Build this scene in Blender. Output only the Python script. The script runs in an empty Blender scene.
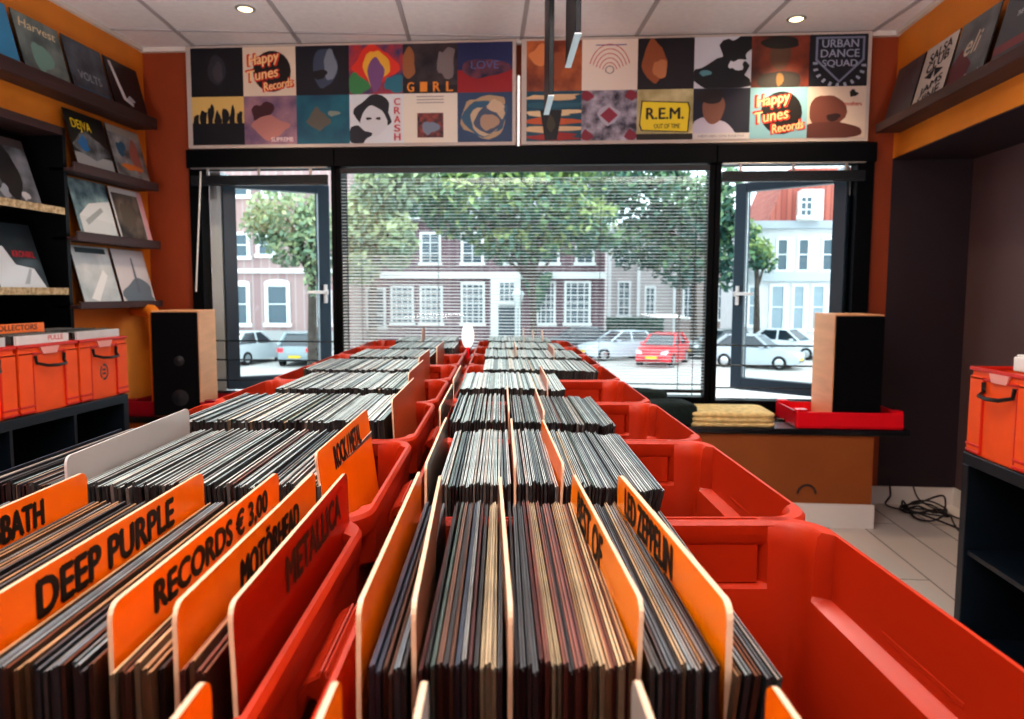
import bpy, bmesh, math, random
from mathutils import Vector, Matrix
rnd = random.Random(11)
PI = math.pi
C = bpy.context.scene.collection
scene = bpy.context.scene

# ------------------------------------------------------------------ camera
FPX, W, H, EYE = 750.0, 1024, 719, 1.2
yaw = math.atan(59 / FPX); pitch = math.atan(66.5 / FPX); roll = 0.004
fw = Vector((-math.sin(yaw) * math.cos(pitch), math.cos(yaw) * math.cos(pitch), -math.sin(pitch)))
rt = Vector((math.cos(yaw), math.sin(yaw), 0)); up = rt.cross(fw)
rt2 = rt * math.cos(roll) + up * math.sin(roll); up2 = rt2.cross(fw)
cam_d = bpy.data.cameras.new('camera'); cam = bpy.data.objects.new('camera', cam_d); C.objects.link(cam)
cam.matrix_world = Matrix(((rt2.x, up2.x, -fw.x, 0), (rt2.y, up2.y, -fw.y, 0), (rt2.z, up2.z, -fw.z, EYE), (0, 0, 0, 1)))
cam_d.sensor_width = 36; cam_d.lens = FPX / W * 36; cam_d.clip_start = .05; cam_d.clip_end = 300
cam_d.dof.use_dof = True; cam_d.dof.focus_distance = .95; cam_d.dof.aperture_fstop = 9.5
scene.camera = cam

def at(x, y, Y):
    """world point where the sight line through photo point (x, y) meets the street plane at depth Y"""
    r = fw + rt2 * ((x - W / 2) / FPX) - up2 * ((y - H / 2) / FPX)
    return Vector((0, 0, EYE)) + r * (Y / r.y)

ROW = math.atan(71 / FPX)                       # the crate rows stand at a slight angle to the room
RS = Vector((math.cos(ROW), math.sin(ROW), 0)); RD = Vector((-math.sin(ROW), math.cos(ROW), 0))
def rp(s, t, z=0): return RS * s + RD * t + Vector((0, 0, z))

# ------------------------------------------------------------------ materials
def s2l(c):
    return tuple(((v / 255 / 12.92) if v / 255 <= .04045 else ((v / 255 + .055) / 1.055) ** 2.4) for v in c)
_m = {}
def mat(name, col, rough=.5, coat=0.0, metal=0.0, var=0.0, scale=8.0, col2=None, emit=0.0, bump=0.0, spec=.5, stretch=None, crough=.12):
    if name in _m: return _m[name]
    m = bpy.data.materials.new(name); m.use_nodes = True; nt = m.node_tree
    b = nt.nodes['Principled BSDF']; c = s2l(col)
    b.inputs['Roughness'].default_value = rough; b.inputs['Metallic'].default_value = metal
    b.inputs['Coat Weight'].default_value = coat; b.inputs['Coat Roughness'].default_value = crough
    b.inputs['Specular IOR Level'].default_value = spec
    b.inputs['Base Color'].default_value = (*c, 1)
    if var or col2 or bump:
        tc = nt.nodes.new('ShaderNodeTexCoord'); n = nt.nodes.new('ShaderNodeTexNoise')
        n.inputs['Scale'].default_value = scale; n.inputs['Detail'].default_value = 5
        if stretch:
            mp = nt.nodes.new('ShaderNodeMapping'); mp.inputs['Scale'].default_value = stretch
            nt.links.new(tc.outputs['Object'], mp.inputs['Vector']); nt.links.new(mp.outputs['Vector'], n.inputs['Vector'])
        else: nt.links.new(tc.outputs['Object'], n.inputs['Vector'])
        if var or col2:
            r = nt.nodes.new('ShaderNodeValToRGB')
            a = tuple(max(0, v * (1 - var)) for v in c); d = s2l(col2) if col2 else tuple(min(1, v * (1 + var)) for v in c)
            r.color_ramp.elements[0].position = .35; r.color_ramp.elements[1].position = .68
            r.color_ramp.elements[0].color = (*a, 1); r.color_ramp.elements[1].color = (*d, 1)
            nt.links.new(n.outputs['Fac'], r.inputs['Fac']); nt.links.new(r.outputs['Color'], b.inputs['Base Color'])
        if bump:
            bp = nt.nodes.new('ShaderNodeBump'); bp.inputs['Strength'].default_value = bump; bp.inputs['Distance'].default_value = .01
            nt.links.new(n.outputs['Fac'], bp.inputs['Height']); nt.links.new(bp.outputs['Normal'], b.inputs['Normal'])
    if emit:
        b.inputs['Emission Color'].default_value = (*c, 1); b.inputs['Emission Strength'].default_value = emit
    _m[name] = m; return m
INK_GLOSS = 0.0
def ink(c, gloss=None):
    g = INK_GLOSS if gloss is None else gloss
    return mat('ink_%d_%d_%d_%d' % (*c, int(g * 100)), c, .5, g)

def glass_mat(name, tint=(1, 1, 1), refl=.06):
    m = bpy.data.materials.new(name); m.use_nodes = True; nt = m.node_tree; nt.nodes.clear()
    o = nt.nodes.new('ShaderNodeOutputMaterial'); mx = nt.nodes.new('ShaderNodeMixShader')
    t = nt.nodes.new('ShaderNodeBsdfTransparent'); g = nt.nodes.new('ShaderNodeBsdfGlossy')
    fr = nt.nodes.new('ShaderNodeFresnel'); fr.inputs['IOR'].default_value = 1.35
    t.inputs['Color'].default_value = (*tint, 1); g.inputs['Roughness'].default_value = .02
    nt.links.new(fr.outputs['Fac'], mx.inputs['Fac']); nt.links.new(t.outputs[0], mx.inputs[1]); nt.links.new(g.outputs[0], mx.inputs[2])
    nt.links.new(mx.outputs[0], o.inputs['Surface']); return m
GLASS = glass_mat('clear_glass', (.93, .96, .96))

def brick_mat(name, c1, c2, mortar, scale, bw=.5, rh=.25, ms=.02):
    m = bpy.data.materials.new(name); m.use_nodes = True; nt = m.node_tree; b = nt.nodes['Principled BSDF']
    b.inputs['Roughness'].default_value = .85
    tc = nt.nodes.new('ShaderNodeTexCoord'); mp = nt.nodes.new('ShaderNodeMapping'); br = nt.nodes.new('ShaderNodeTexBrick')
    br.inputs['Color1'].default_value = (*s2l(c1), 1); br.inputs['Color2'].default_value = (*s2l(c2), 1); br.inputs['Mortar'].default_value = (*s2l(mortar), 1)
    br.inputs['Scale'].default_value = scale; br.inputs['Brick Width'].default_value = bw; br.inputs['Row Height'].default_value = rh; br.inputs['Mortar Size'].default_value = ms
    nt.links.new(tc.outputs['Object'], mp.inputs['Vector']); nt.links.new(mp.outputs['Vector'], br.inputs['Vector']); nt.links.new(br.outputs['Color'], b.inputs['Base Color'])
    return m, mp

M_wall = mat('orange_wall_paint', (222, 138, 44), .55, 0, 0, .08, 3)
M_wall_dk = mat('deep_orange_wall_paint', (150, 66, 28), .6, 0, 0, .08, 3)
M_auber = mat('aubergine_wall_paint', (48, 34, 42), .6, 0, 0, .08, 3)
M_ceil = mat('ceiling_tile_white', (238, 234, 236), .8, 0, 0, .03, 30)
M_tbar = mat('ceiling_bar_grey', (180, 176, 180), .6)
M_white = mat('white_paint', (222, 216, 210), .5)
M_black = mat('black_paint', (7, 8, 13), .45, 0, 0, 0, 8, None, 0, 0, .3)
M_frame = mat('window_frame_black', (3, 5, 11), .5, 0, 0, 0, 8, None, 0, 0, .15)
M_sash = mat('sash_blue_grey', (56, 74, 88), .35)
M_alu = mat('aluminium', (190, 195, 198), .3, 0, .8)
M_shelf = mat('dark_wood_shelf', (66, 46, 46), .5, 0, 0, .25, 5, None, 0, 0, .5, (4, .6, 6))
M_osb = mat('pressed_chip_edge', (190, 165, 125), .7, 0, 0, .35, 60, (215, 196, 160))
M_kallax = mat('blue_black_shelf', (14, 26, 36), .4)
M_crate = mat('red_orange_crate_plastic', (176, 47, 11), .42, .06, 0, .06, 6)
M_crate_rim = M_crate
M_tray = mat('bright_red_plastic', (236, 18, 40), .3, .3)
M_euro = mat('orange_euro_crate_plastic', (240, 94, 34), .5, .0, 0, .06, 9, None, 0, 0, .3)
M_euro_rim = mat('red_euro_crate_plastic', (206, 36, 14), .45, .05)
M_pink = mat('pale_pink_plastic', (232, 160, 150), .4)
M_blackpl = mat('black_plastic', (15, 15, 18), .35)
M_div = mat('orange_divider_plastic', (250, 122, 0), .3, .12, 0, .06, 12)
M_amber = mat('amber_divider_plastic', (255, 146, 0), .3, .12, 0, .05, 12)
M_divedge = mat('pale_divider_edge', (226, 196, 165), .35)
M_greydiv = mat('grey_divider_plastic', (170, 172, 170), .35, .3)
M_ink = mat('black_lettering', (22, 14, 10), .5)
M_spkwood = mat('pale_speaker_wood', (228, 170, 126), .5, 0, 0, .08, 3, None, 0, 0, .5, (1, 1, 8))
M_grille = mat('speaker_grille_black', (6, 7, 12), .9, 0, 0, 0, 8, None, 0, 0, .2)
M_cone = mat('speaker_cone_grey', (30, 32, 38), .4)
M_towel = mat('yellow_towel', (232, 206, 146), .95, 0, 0, .18, 30, None, 0, .8)
M_cush = mat('dark_green_cushion', (22, 40, 38), .95, 0, 0, .2, 40, None, 0, .8)
M_paper = mat('white_paper', (236, 236, 232), .5, .3)
M_pine = mat('brown_wood', (120, 84, 60), .5)

def translucent_orange():
    m = mat('see_through_orange_plastic', (170, 34, 4), .3, .15); nt = m.node_tree; b = nt.nodes['Principled BSDF']  # dark red paints in the shade on an orange card's unlit face
    o = nt.nodes['Material Output']; mx = nt.nodes.new('ShaderNodeMixShader'); t = nt.nodes.new('ShaderNodeBsdfTransparent')
    t.inputs['Color'].default_value = (1, .35, .12, 1); mx.inputs['Fac'].default_value = .38
    nt.links.new(b.outputs[0], mx.inputs[1]); nt.links.new(t.outputs[0], mx.inputs[2]); nt.links.new(mx.outputs[0], o.inputs['Surface']); return m
M_divsee = translucent_orange()

# ------------------------------------------------------------------ mesh builder
class MB:
    def __init__(s): s.v = []; s.f = []; s.m = []; s.sm = []
    def face(s, pts, m=0, sm=False):
        i = len(s.v); s.v += [tuple(p) for p in pts]; s.f.append(tuple(range(i, i + len(pts)))); s.m.append(m); s.sm.append(sm)
    def add(s, vs, fs, m=0, sm=False):
        i = len(s.v); s.v += [tuple(p) for p in vs]
        for f in fs: s.f.append(tuple(i + k for k in f)); s.m.append(m); s.sm.append(sm)
    def box(s, x0, x1, y0, y1, z0, z1, m=0, mt=None):
        v = [(x0, y0, z0), (x1, y0, z0), (x1, y1, z0), (x0, y1, z0), (x0, y0, z1), (x1, y0, z1), (x1, y1, z1), (x0, y1, z1)]
        f = [(0, 3, 2, 1), (4, 5, 6, 7), (0, 1, 5, 4), (1, 2, 6, 5), (2, 3, 7, 6), (3, 0, 4, 7)]
        if mt: v = [mt @ Vector(p) for p in v]
        s.add(v, f, m)
    def prism(s, poly, a0, a1, fn, m=0, me=None):
        """extrude 2-D polygon; fn(u, v, a) -> point; me = material of the edge faces"""
        n = len(poly); i = len(s.v)
        s.v += [tuple(fn(u, v, a0)) for u, v in poly] + [tuple(fn(u, v, a1)) for u, v in poly]
        s.f.append(tuple(range(i + n - 1, i - 1, -1))); s.m.append(m); s.sm.append(False)
        s.f.append(tuple(range(i + n, i + 2 * n))); s.m.append(m); s.sm.append(False)
        for k in range(n):
            q = (k + 1) % n
            s.f.append((i + k, i + q, i + n + q, i + n + k)); s.m.append(m if me is None else me); s.sm.append(False)
    def loft(s, rings, m=0, sm=True, cap0=True, cap1=True, closed=True):
        n = len(rings[0]); i = len(s.v)
        for r in rings: s.v += [tuple(p) for p in r]
        for a in range(len(rings) - 1):
            for k in range(n if closed else n - 1):
                q = (k + 1) % n
                s.f.append((i + a * n + k, i + a * n + q, i + (a + 1) * n + q, i + (a + 1) * n + k)); s.m.append(m); s.sm.append(sm)
        if cap0: s.f.append(tuple(range(i + n - 1, i - 1, -1))); s.m.append(m); s.sm.append(False)
        if cap1: s.f.append(tuple(range(i + (len(rings) - 1) * n, i + len(rings) * n))); s.m.append(m); s.sm.append(False)
    def tube(s, path, r, n=8, m=0):
        path = [Vector(p) for p in path]; rings = []
        rr = r if isinstance(r, (list, tuple)) else [r] * len(path)
        for i, p in enumerate(path):
            d = (path[min(i + 1, len(path) - 1)] - path[max(i - 1, 0)]).normalized()
            a = d.orthogonal().normalized() if i == 0 else (pa - d * pa.dot(d)).normalized()
            pa = a; b = d.cross(a)
            rings.append([p + (a * math.cos(2 * PI * k / n) + b * math.sin(2 * PI * k / n)) * rr[i] for k in range(n)])
        s.loft(rings, m)
    def disc(s, c, r0, r1, h, ax='y', n=20, m=0):
        def P(a, rr, o):
            u, v = math.cos(a) * rr, math.sin(a) * rr
            return {'x': (c[0] + o, c[1] + u, c[2] + v), 'y': (c[0] + u, c[1] + o, c[2] + v), 'z': (c[0] + u, c[1] + v, c[2] + o)}[ax]
        s.loft([[P(2 * PI * k / n, r0, 0) for k in range(n)], [P(2 * PI * k / n, r1, h) for k in range(n)]], m)
    def mesh(s, name, mats, bevel=0, seg=1, angle=40):
        me = bpy.data.meshes.new(name); me.from_pydata(s.v, [], s.f)
        for x in mats: me.materials.append(x)
        for p, k, q in zip(me.polygons, s.m, s.sm): p.material_index = k; p.use_smooth = q
        me.update()
        bm = bmesh.new(); bm.from_mesh(me)
        bmesh.ops.recalc_face_normals(bm, faces=bm.faces)
        if bevel:
            bmesh.ops.remove_doubles(bm, verts=bm.verts, dist=1e-6)
            es = [e for e in bm.edges if e.is_manifold and e.calc_face_angle(0) > .5]
            bmesh.ops.bevel(bm, geom=es, offset=bevel, segments=seg, profile=.5, affect='EDGES')
        bm.to_mesh(me); bm.free()
        if any(s.sm):
            try: me.set_sharp_from_angle(angle=math.radians(angle))
            except Exception: pass
        return me
    def build(s, name, mats, parent=None, loc=(0, 0, 0), rot=(0, 0, 0), bevel=0, seg=1, angle=40):
        mats = mats if isinstance(mats, (list, tuple)) else [mats]
        o = bpy.data.objects.new(name, s.mesh(name, mats, bevel, seg, angle)); C.objects.link(o)
        o.location = loc; o.rotation_euler = rot
        if parent: o.parent = parent
        return o
def tag(o, label, cat, group=None, kind=None):
    o['label'] = label; o['category'] = cat
    if group: o['group'] = group
    if kind: o['kind'] = kind
    return o
def struct(o): o['kind'] = 'structure'; return o
def thing(name, label, cat, loc=(0, 0, 0), rot=(0, 0, 0), group=None):
    o = bpy.data.objects.new(name, None); C.objects.link(o); o.location = loc; o.rotation_euler = rot; o.empty_display_size = .05
    return tag(o, label, cat, group)
def dup(o, parent=None, name=None):
    c = o.copy(); C.objects.link(c)
    if parent: c.parent = parent
    for ch in list(o.children): dup(ch, c)
    return c

_tx = {}
def text_polys(s, bold=0.0, shear=0.0):
    k = (s, bold, shear)
    if k in _tx: return _tx[k]
    cu = bpy.data.curves.new('lettering', 'FONT'); cu.body = s; cu.size = 1; cu.offset = bold; cu.shear = shear; cu.align_x = 'CENTER'; cu.align_y = 'CENTER'; cu.resolution_u = 3
    ob = bpy.data.objects.new('lettering', cu); C.objects.link(ob); bpy.context.view_layer.update()
    me = ob.evaluated_get(bpy.context.evaluated_depsgraph_get()).to_mesh()
    vs = [(v.co.x, v.co.y) for v in me.vertices]; fs = [tuple(p.vertices) for p in me.polygons]
    bpy.data.objects.remove(ob); bpy.data.curves.remove(cu)
    xs = [v[0] for v in vs]; ys = [v[1] for v in vs]; cx, cy = (min(xs) + max(xs)) / 2, (min(ys) + max(ys)) / 2
    w, h = max(xs) - min(xs), max(ys) - min(ys)
    r = ([((x - cx) / w, (y - cy) / h) for x, y in vs], fs, w / h); _tx[k] = r; return r     # unit box centred on 0
def put_text(mb, s, fn, u, v, w, h, m=0, bold=.02, shear=0, rot=0):
    vs, fs, _ = text_polys(s, 0.0, shear); c, sn = math.cos(rot), math.sin(rot)
    k = bold * h * .9
    nn = (Vector(fn(u + .01, v)) - Vector(fn(u, v))).cross(Vector(fn(u, v + .01)) - Vector(fn(u, v))).normalized() * .00005
    for i, (dx, dy) in enumerate( (((0, 0), (k, 0), (-k, 0), (0, k * .6), (0, -k * .6)) if bold > .005 else ((0, 0),))):
        mb.add([Vector(fn(u + dx + x * w * c - y * h * sn, v + dy + x * w * sn + y * h * c)) + nn * i for x, y in vs], fs, m)

# ------------------------------------------------------------------ room shell
YW = 4.4; XL = -2.55; XR = 1.77; XN = 2.20; ZC = 2.63; YB = -1.6
def make_floor():
    mb = MB(); mb.box(-2.95, 2.35, YB, 4.55, -.06, 0)
    m, mp = brick_mat('white_floor_planks', (222, 212, 202), (208, 198, 188), (120, 112, 106), 1, 1.6, .19, .004)
    mp.inputs['Rotation'].default_value = (0, 0, PI / 2); m.node_tree.nodes['Principled BSDF'].inputs['Roughness'].default_value = .35
    struct(mb.build('floor', m))
make_floor()
# left wall with the recess for the built-in bookcase (y 1.6 .. 3.62, z 0 .. 2.06)
mb = MB(); mb.box(XL - .3, XL, 3.57, YW + .1, 0, ZC); mb.box(XL - .3, XL, YB, 3.57, 1.995, ZC); mb.box(XL - .3, XL, YB, 1.5, 0, 1.995); mb.box(XL - .36, XL - .3, YB, YW, 0, ZC)
struct(mb.build('wall_left', M_wall))
# window wall: strip left of the window, strip above, pier on the right, recess end wall
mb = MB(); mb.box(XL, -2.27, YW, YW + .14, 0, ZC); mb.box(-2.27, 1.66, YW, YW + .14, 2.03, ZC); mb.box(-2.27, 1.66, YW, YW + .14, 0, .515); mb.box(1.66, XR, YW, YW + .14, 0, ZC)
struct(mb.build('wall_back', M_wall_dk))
mb = MB(); mb.box(XR, XN + .1, YW, YW + .14, 0, 1.96); struct(mb.build('wall_alcove', M_auber))
mb = MB(); mb.box(XN, XN + .12, YB, YW, 0, 1.96); struct(mb.build('wall_right', mat('plum_wall_paint', (98, 78, 80), .6, 0, 0, .08, 3)))
mb = MB(); mb.box(XR, XN + .12, YB, YW + .14, 1.952, ZC); struct(mb.build('beam_right', M_wall))
mb = MB(); mb.box(XR + .002, XN, YB, YW, 1.945, 1.952); struct(mb.build('soffit_right', M_auber))
mb = MB(); mb.box(-2.9, 2.3, YB - .1, YB, 0, ZC); struct(mb.build('wall_front', mat('dark_rear_wall_paint', (90, 62, 50), .7)))
mb = MB(); mb.box(1.56, XN, YW - .014, YW, 0, .1); mb.box(XN - .014, XN, YB, YW - .014, 0, .1); struct(mb.build('baseboard_right', M_white))
# ceiling: white panels in a bar grid that runs at an angle to the window wall
mb = MB(); mb.box(-2.95, 2.4, YB, YW + .14, ZC, ZC + .05); struct(mb.build('ceiling', M_ceil))
mb = MB(); ca = .118; cu = Vector((math.cos(ca), math.sin(ca))); cd = Vector((-math.sin(ca), math.cos(ca))); o0 = Vector((-.297, 4.367))
def clipbar(p, d, wd):
    # strip on the ceiling from p along d, clipped to the room in small steps
    pts = [p + d * (k * .02) for k in range(-420, 420)]
    pts = [q for q in pts if XL + .005 < q.x < XR - .005 and YB < q.y < YW - .01]
    if len(pts) < 2: return
    a, b = pts[0], pts[-1]; n = Vector((-d.y, d.x)) * wd / 2
    mb.loft([[(a - n).to_3d() + Vector((0, 0, ZC - .006)), (a + n).to_3d() + Vector((0, 0, ZC - .006)), (a + n).to_3d() + Vector((0, 0, ZC - .0005)), (a - n).to_3d() + Vector((0, 0, ZC - .0005))],
             [(b - n).to_3d() + Vector((0, 0, ZC - .006)), (b + n).to_3d() + Vector((0, 0, ZC - .006)), (b + n).to_3d() + Vector((0, 0, ZC - .0005)), (b - n).to_3d() + Vector((0, 0, ZC - .0005))]], 0, False)
for k in range(-5, 6): clipbar(o0 + cu * (k * .635), cd, .022)
for k in range(-10, 2): clipbar(o0 + cd * (-.045 + k * .64), cu, .016)
struct(mb.build('trim_1', M_tbar))
mb = MB(); mb.box(XL, XR, YW - .03, YW - .001, ZC - .025, ZC - .0005); mb.box(XL, XL + .025, YB, YW - .03, ZC - .022, ZC - .0005); mb.box(XR - .025, XR, YB, YW - .03, ZC - .022, ZC - .0005)
struct(mb.build('trim_2', M_white))

# ------------------------------------------------------------------ windows
def window_group(n): 
    o = bpy.data.objects.new('window_%d' % n, None); C.objects.link(o); o['kind'] = 'structure'; return o
w1, w2, w3 = window_group(1), window_group(2), window_group(3)
F0, F1 = 4.36, 4.47
def frame(parent, x0, x1, l, r, bot=.075):
    mb = MB(); mb.box(x0, x0 + l, F0, F1, .515, 1.93); mb.box(x1 - r, x1, F0, F1, .515, 1.93)
    mb.box(x0, x1, F0 - .03, F1, 1.925, 2.03); mb.box(x0 + l, x1 - r, F0, F1, .515, .515 + bot)
    mb.build('frame', M_frame, parent, bevel=.004)
frame(w1, -2.27, -1.38, .07, .03); frame(w2, -1.38, .80, .03, .033, .09); frame(w3, .80, 1.66, .033, .09)
mb = MB(); mb.box(-1.35, .767, 4.43, 4.436, .605, 1.925); mb.build('pane', GLASS, w2)
def sash(parent, hx, hy, w, ang, left):
    """opened outward about the hinge post"""
    e = bpy.data.objects.new('sash', None); C.objects.link(e); e.parent = parent; e.location = (hx, hy, 0); e.rotation_euler = (0, 0, ang)
    s = 1 if left else -1
    z0, z1, st = .60, 1.885, .075
    mb = MB()
    def bx(a, b, z0, z1): mb.box(min(s * a, s * b), max(s * a, s * b), 0, .06, z0, z1)
    bx(0, st, z0, z1); bx(w - st, w, z0, z1); bx(st, w - st, z0, z0 + st); bx(st, w - st, z1 - st + .02, z1)
    mb.build('sash_frame', M_sash, e, bevel=.005)
    mb = MB(); mb.box(min(s * st, s * (w - st)), max(s * st, s * (w - st)), .028, .033, z0 + st, z1 - st + .02); mb.build('sash_pane', GLASS, e)
    hm = MB(); c = s * (w - st / 2); hm.box(c - .012, c + .012, -.012, 0, 1.13, 1.25); hm.box(min(c - s * .12, c + s * .005), max(c - s * .12, c + s * .005), -.045, -.028, 1.19, 1.21); hm.box(c - .01, c + .01, -.045, -.01, 1.185, 1.215)
    hm.build('window_handle', mat('white_handle', (238, 238, 236), .3), e, bevel=.003)
sash(w1, -2.105, 4.44, .65, math.radians(33), True)
sash(w3, 1.54, 4.42, .68, math.radians(-39), False)
def jamb(parent, x0, x1):
    mb = MB(); mb.box(x0, x1, F1, F1 + .12, .56, 1.925); mb.build('reveal', mat('daylit_grey_reveal', (196, 208, 212), .5), parent)  # grey lightened to stand in for daylight falling in from outside
    mb = MB(); mb.box((x0 + x1) / 2 - .012, (x0 + x1) / 2 + .012, F1 - .03, F1 - .005, 1.76, 1.86); mb.build('hinge', M_alu, parent)
jamb(w1, -2.2, -2.13); jamb(w3, 1.535, 1.57)
for par, x0, x1, zs in ((w1, -2.2, -1.41, (.905, .79, .665)), (w3, .833, 1.57, (.905, .79, .66)), (w2, -1.35, .767, (.675,))):
    for z in zs:
        mb = MB(); mb.tube([(x0, 4.385, z), (x1, 4.385, z)], .005, 6); mb.build('safety_bar', mat('bar_steel', (58, 70, 80), .4, 0, .5), par)

M_slat = mat('blind_slat_grey', (224, 230, 232), .4, .1)
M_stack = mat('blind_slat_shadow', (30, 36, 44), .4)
bl = thing('venetian_blind', 'lowered grey venetian blind covering the wide middle window', 'blind', (-.29, 4.33, 0))
mb = MB(); mb.box(-1.05, 1.05, -.015, .015, 1.885, 1.915); mb.build('head_rail', M_stack, bl, bevel=.003)
mb = MB(); nz = 66
for k in range(nz):
    z = .66 + k * (1.87 - .66) / nz; tl = math.radians(7)
    dy, dz = .0125 * math.cos(tl), .0125 * math.sin(tl)
    rings = []
    for q in range(9):          # the slats twist: more closed toward the pull cord, nearly flat at the other end
        x = -1.045 + 2.09 * q / 8; tw_ = max(0, min(1, (.35 - x) / 1.1)); low = 1 if z < 1.42 else .25
        tl = math.radians(1.5 + 17 * tw_ * low); dy, dz = .0125 * math.cos(tl), .0125 * math.sin(tl)
        a = [(x, -dy, z - dz), (x, 0, z + .0016), (x, dy, z + dz)]
        rings.append(a + [(x_, y_, z_ - .0006) for x_, y_, z_ in reversed(a)])
    mb.loft(rings, 0, False)
sl = mb.build('slats', M_slat, bl)
mb = MB(); mb.box(-1.045, 1.045, -.012, .012, .635, .652); mb.build('bottom_rail', M_stack, bl)
mb = MB()
for x in (-.93, -.48, 0, .45, .90):
    mb.tube([(x, -.0135, .65), (x, -.0135, 1.89)], .0013, 4); mb.tube([(x, .0135, .65), (x, .0135, 1.89)], .0013, 4)
mb.build('ladder_cords', M_stack, bl)
for x, z, r in ((-1.01, .72, .003), (.98, .62, .002)):
    mb = MB(); mb.tube([(x, -.02, z), (x, -.02, 1.9)], r, 6); mb.build('pull_cord', M_stack, bl)
def raised_blind(x0, x1, label, wand):
    b = thing('venetian_blind', label, 'blind', ((x0 + x1) / 2, 4.335, 0)); h = (x1 - x0) / 2
    mb = MB(); mb.box(-h, h, -.014, .014, 1.918, 1.925)
    for x in (-h + .1, 0, h - .1): mb.box(x - .008, x + .008, -.006, .006, 1.87, 1.92)
    mb.build('head_rail', M_alu, b, bevel=.002)
    mb = MB()
    for k in range(9): mb.box(-h, h, -.0125, .0125, 1.836 + k * .005, 1.8392 + k * .005)
    mb.build('slats', M_stack, b)
    mb = MB(); mb.box(-h, h, -.013, .013, 1.822, 1.834); mb.build('bottom_rail', M_stack, b)
    if wand:
        mb = MB(); mb.tube([(-h + .07, -.025, 1.9), (-h + .02, -.03, 1.20)], .005, 6); mb.build('tilt_wand', mat('white_wand', (225, 225, 222), .3), b)
raised_blind(-2.24, -1.42, 'raised blind with long white wand above the open casement near the loudspeaker with grille facing', True)
raised_blind(.83, 1.6, 'raised blind without a wand above the open casement behind the folded yellow towel', False)

# ------------------------------------------------------------------ window bench
bn = thing('window_bench', 'long built-in bench with black top and orange front under the windows', 'bench', (0, 0, 0))
mb = MB(); mb.box(XL + .002, 1.715, 3.885, 4.358, .483, .515); mb.build('bench_top', mat('black_bench_top', (22, 24, 30), .25, .3), bn, bevel=.004)
mb = MB(); mb.box(XL + .002, 1.545, 3.905, 4.358, .125, .483); mb.build('bench_front', mat('bench_orange_shaded', (150, 82, 30), .55, 0, 0, .08, 3), bn)  # orange darkened to stand in for the backlit shade on the front
mb = MB(); mb.box(XL + .002, 1.56, 3.895, 4.358, 0, .125); mb.build('plinth', M_white, bn)
mb = MB(); mb.tube([(1.22 + .045 * math.cos(a), 3.9, .175 + .045 * math.sin(a)) for a in [PI * k / 10 for k in range(11)]], .006, 6); mb.build('cable_port', M_shelf, bn)

def speaker(loc, rot, label, depth, drivers):
    t = thing('loudspeaker', label, 'loudspeaker', loc, (0, 0, rot))
    w, h = .245, .57
    mb = MB(); mb.box(-w / 2, w / 2, 0, depth, 0, h); mb.build('cabinet', M_spkwood, t, bevel=.003)
    mb = MB(); mb.box(-w / 2 + .004, w / 2 - .004, -.018, 0, .004, h - .008); mb.build('grille', M_grille, t, bevel=.004)
    if drivers:
        for z, r in ((.30, .028), (.10, .045)):
            mb = MB(); mb.disc((.02, -.018, z), r, r * .6, -.004, 'y', 24); mb.disc((.02, -.022, z), r * .5, r * .2, -.003, 'y', 24); mb.build('driver', M_cone, t)
def tray(loc, w, d, h, rot, label, m=M_tray):
    t = thing('plastic_tray', label, 'tray', loc, (0, 0, rot))
    mb = MB(); th = .012
    mb.box(-w / 2, w / 2, -d / 2, d / 2, 0, th); mb.box(-w / 2, w / 2, -d / 2, -d / 2 + th, th, h); mb.box(-w / 2, w / 2, d / 2 - th, d / 2, th, h)
    mb.box(-w / 2, -w / 2 + th, -d / 2 + th, d / 2 - th, th, h); mb.box(w / 2 - th, w / 2, -d / 2 + th, d / 2 - th, th, h)
    mb.build('tray_body', m, t, bevel=.005, seg=2)
    for sx in (-1, 1):
        for sy in (-1, 1):
            mb = MB(); x, y = sx * (w / 2 - .03), sy * (d / 2 - .03); mb.box(x - .028, x + .028, y - .028, y + .028, h - .001, h + .012); mb.build('corner_tab', m, t, bevel=.003)
    return t
tray((1.42, 4.10, .515), .53, .40, .085, 0, 'bright red tray under the loudspeaker beside the folded yellow towel')
tray((-2.18, 4.09, .515), .50, .38, .085, 0, 'dark red tray under the loudspeaker with its black grille near the bookcase wall', mat('dark_red_plastic', (150, 10, 40), .35, .2))
speaker((1.465, 3.95, .528), 0, 'upright loudspeaker with pale wooden side in the bright red tray beside the towel', .33, False)
speaker((-2.125, 3.88, .528), math.radians(11), 'upright loudspeaker with black grille and drivers in the dark red tray near the bookcase wall', .33, True)
for o in list(bpy.data.objects):
    if o.name.startswith('loudspeaker'): o.location.z += .0
# heating pipe in the corner
mb = MB(); mb.tube([(-2.36, 4.1, .515), (-2.36, 4.1, 1.03), (-2.365, 4.105, 1.07), (-2.39, 4.12, 1.09), (-2.55, 4.2, 1.095)], .036, 12); tag(mb.build('heating_pipe', mat('pipe_orange', (226, 134, 40), .4)), 'orange painted vertical pipe in the corner beside the loudspeaker with grille', 'pipe')

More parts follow.
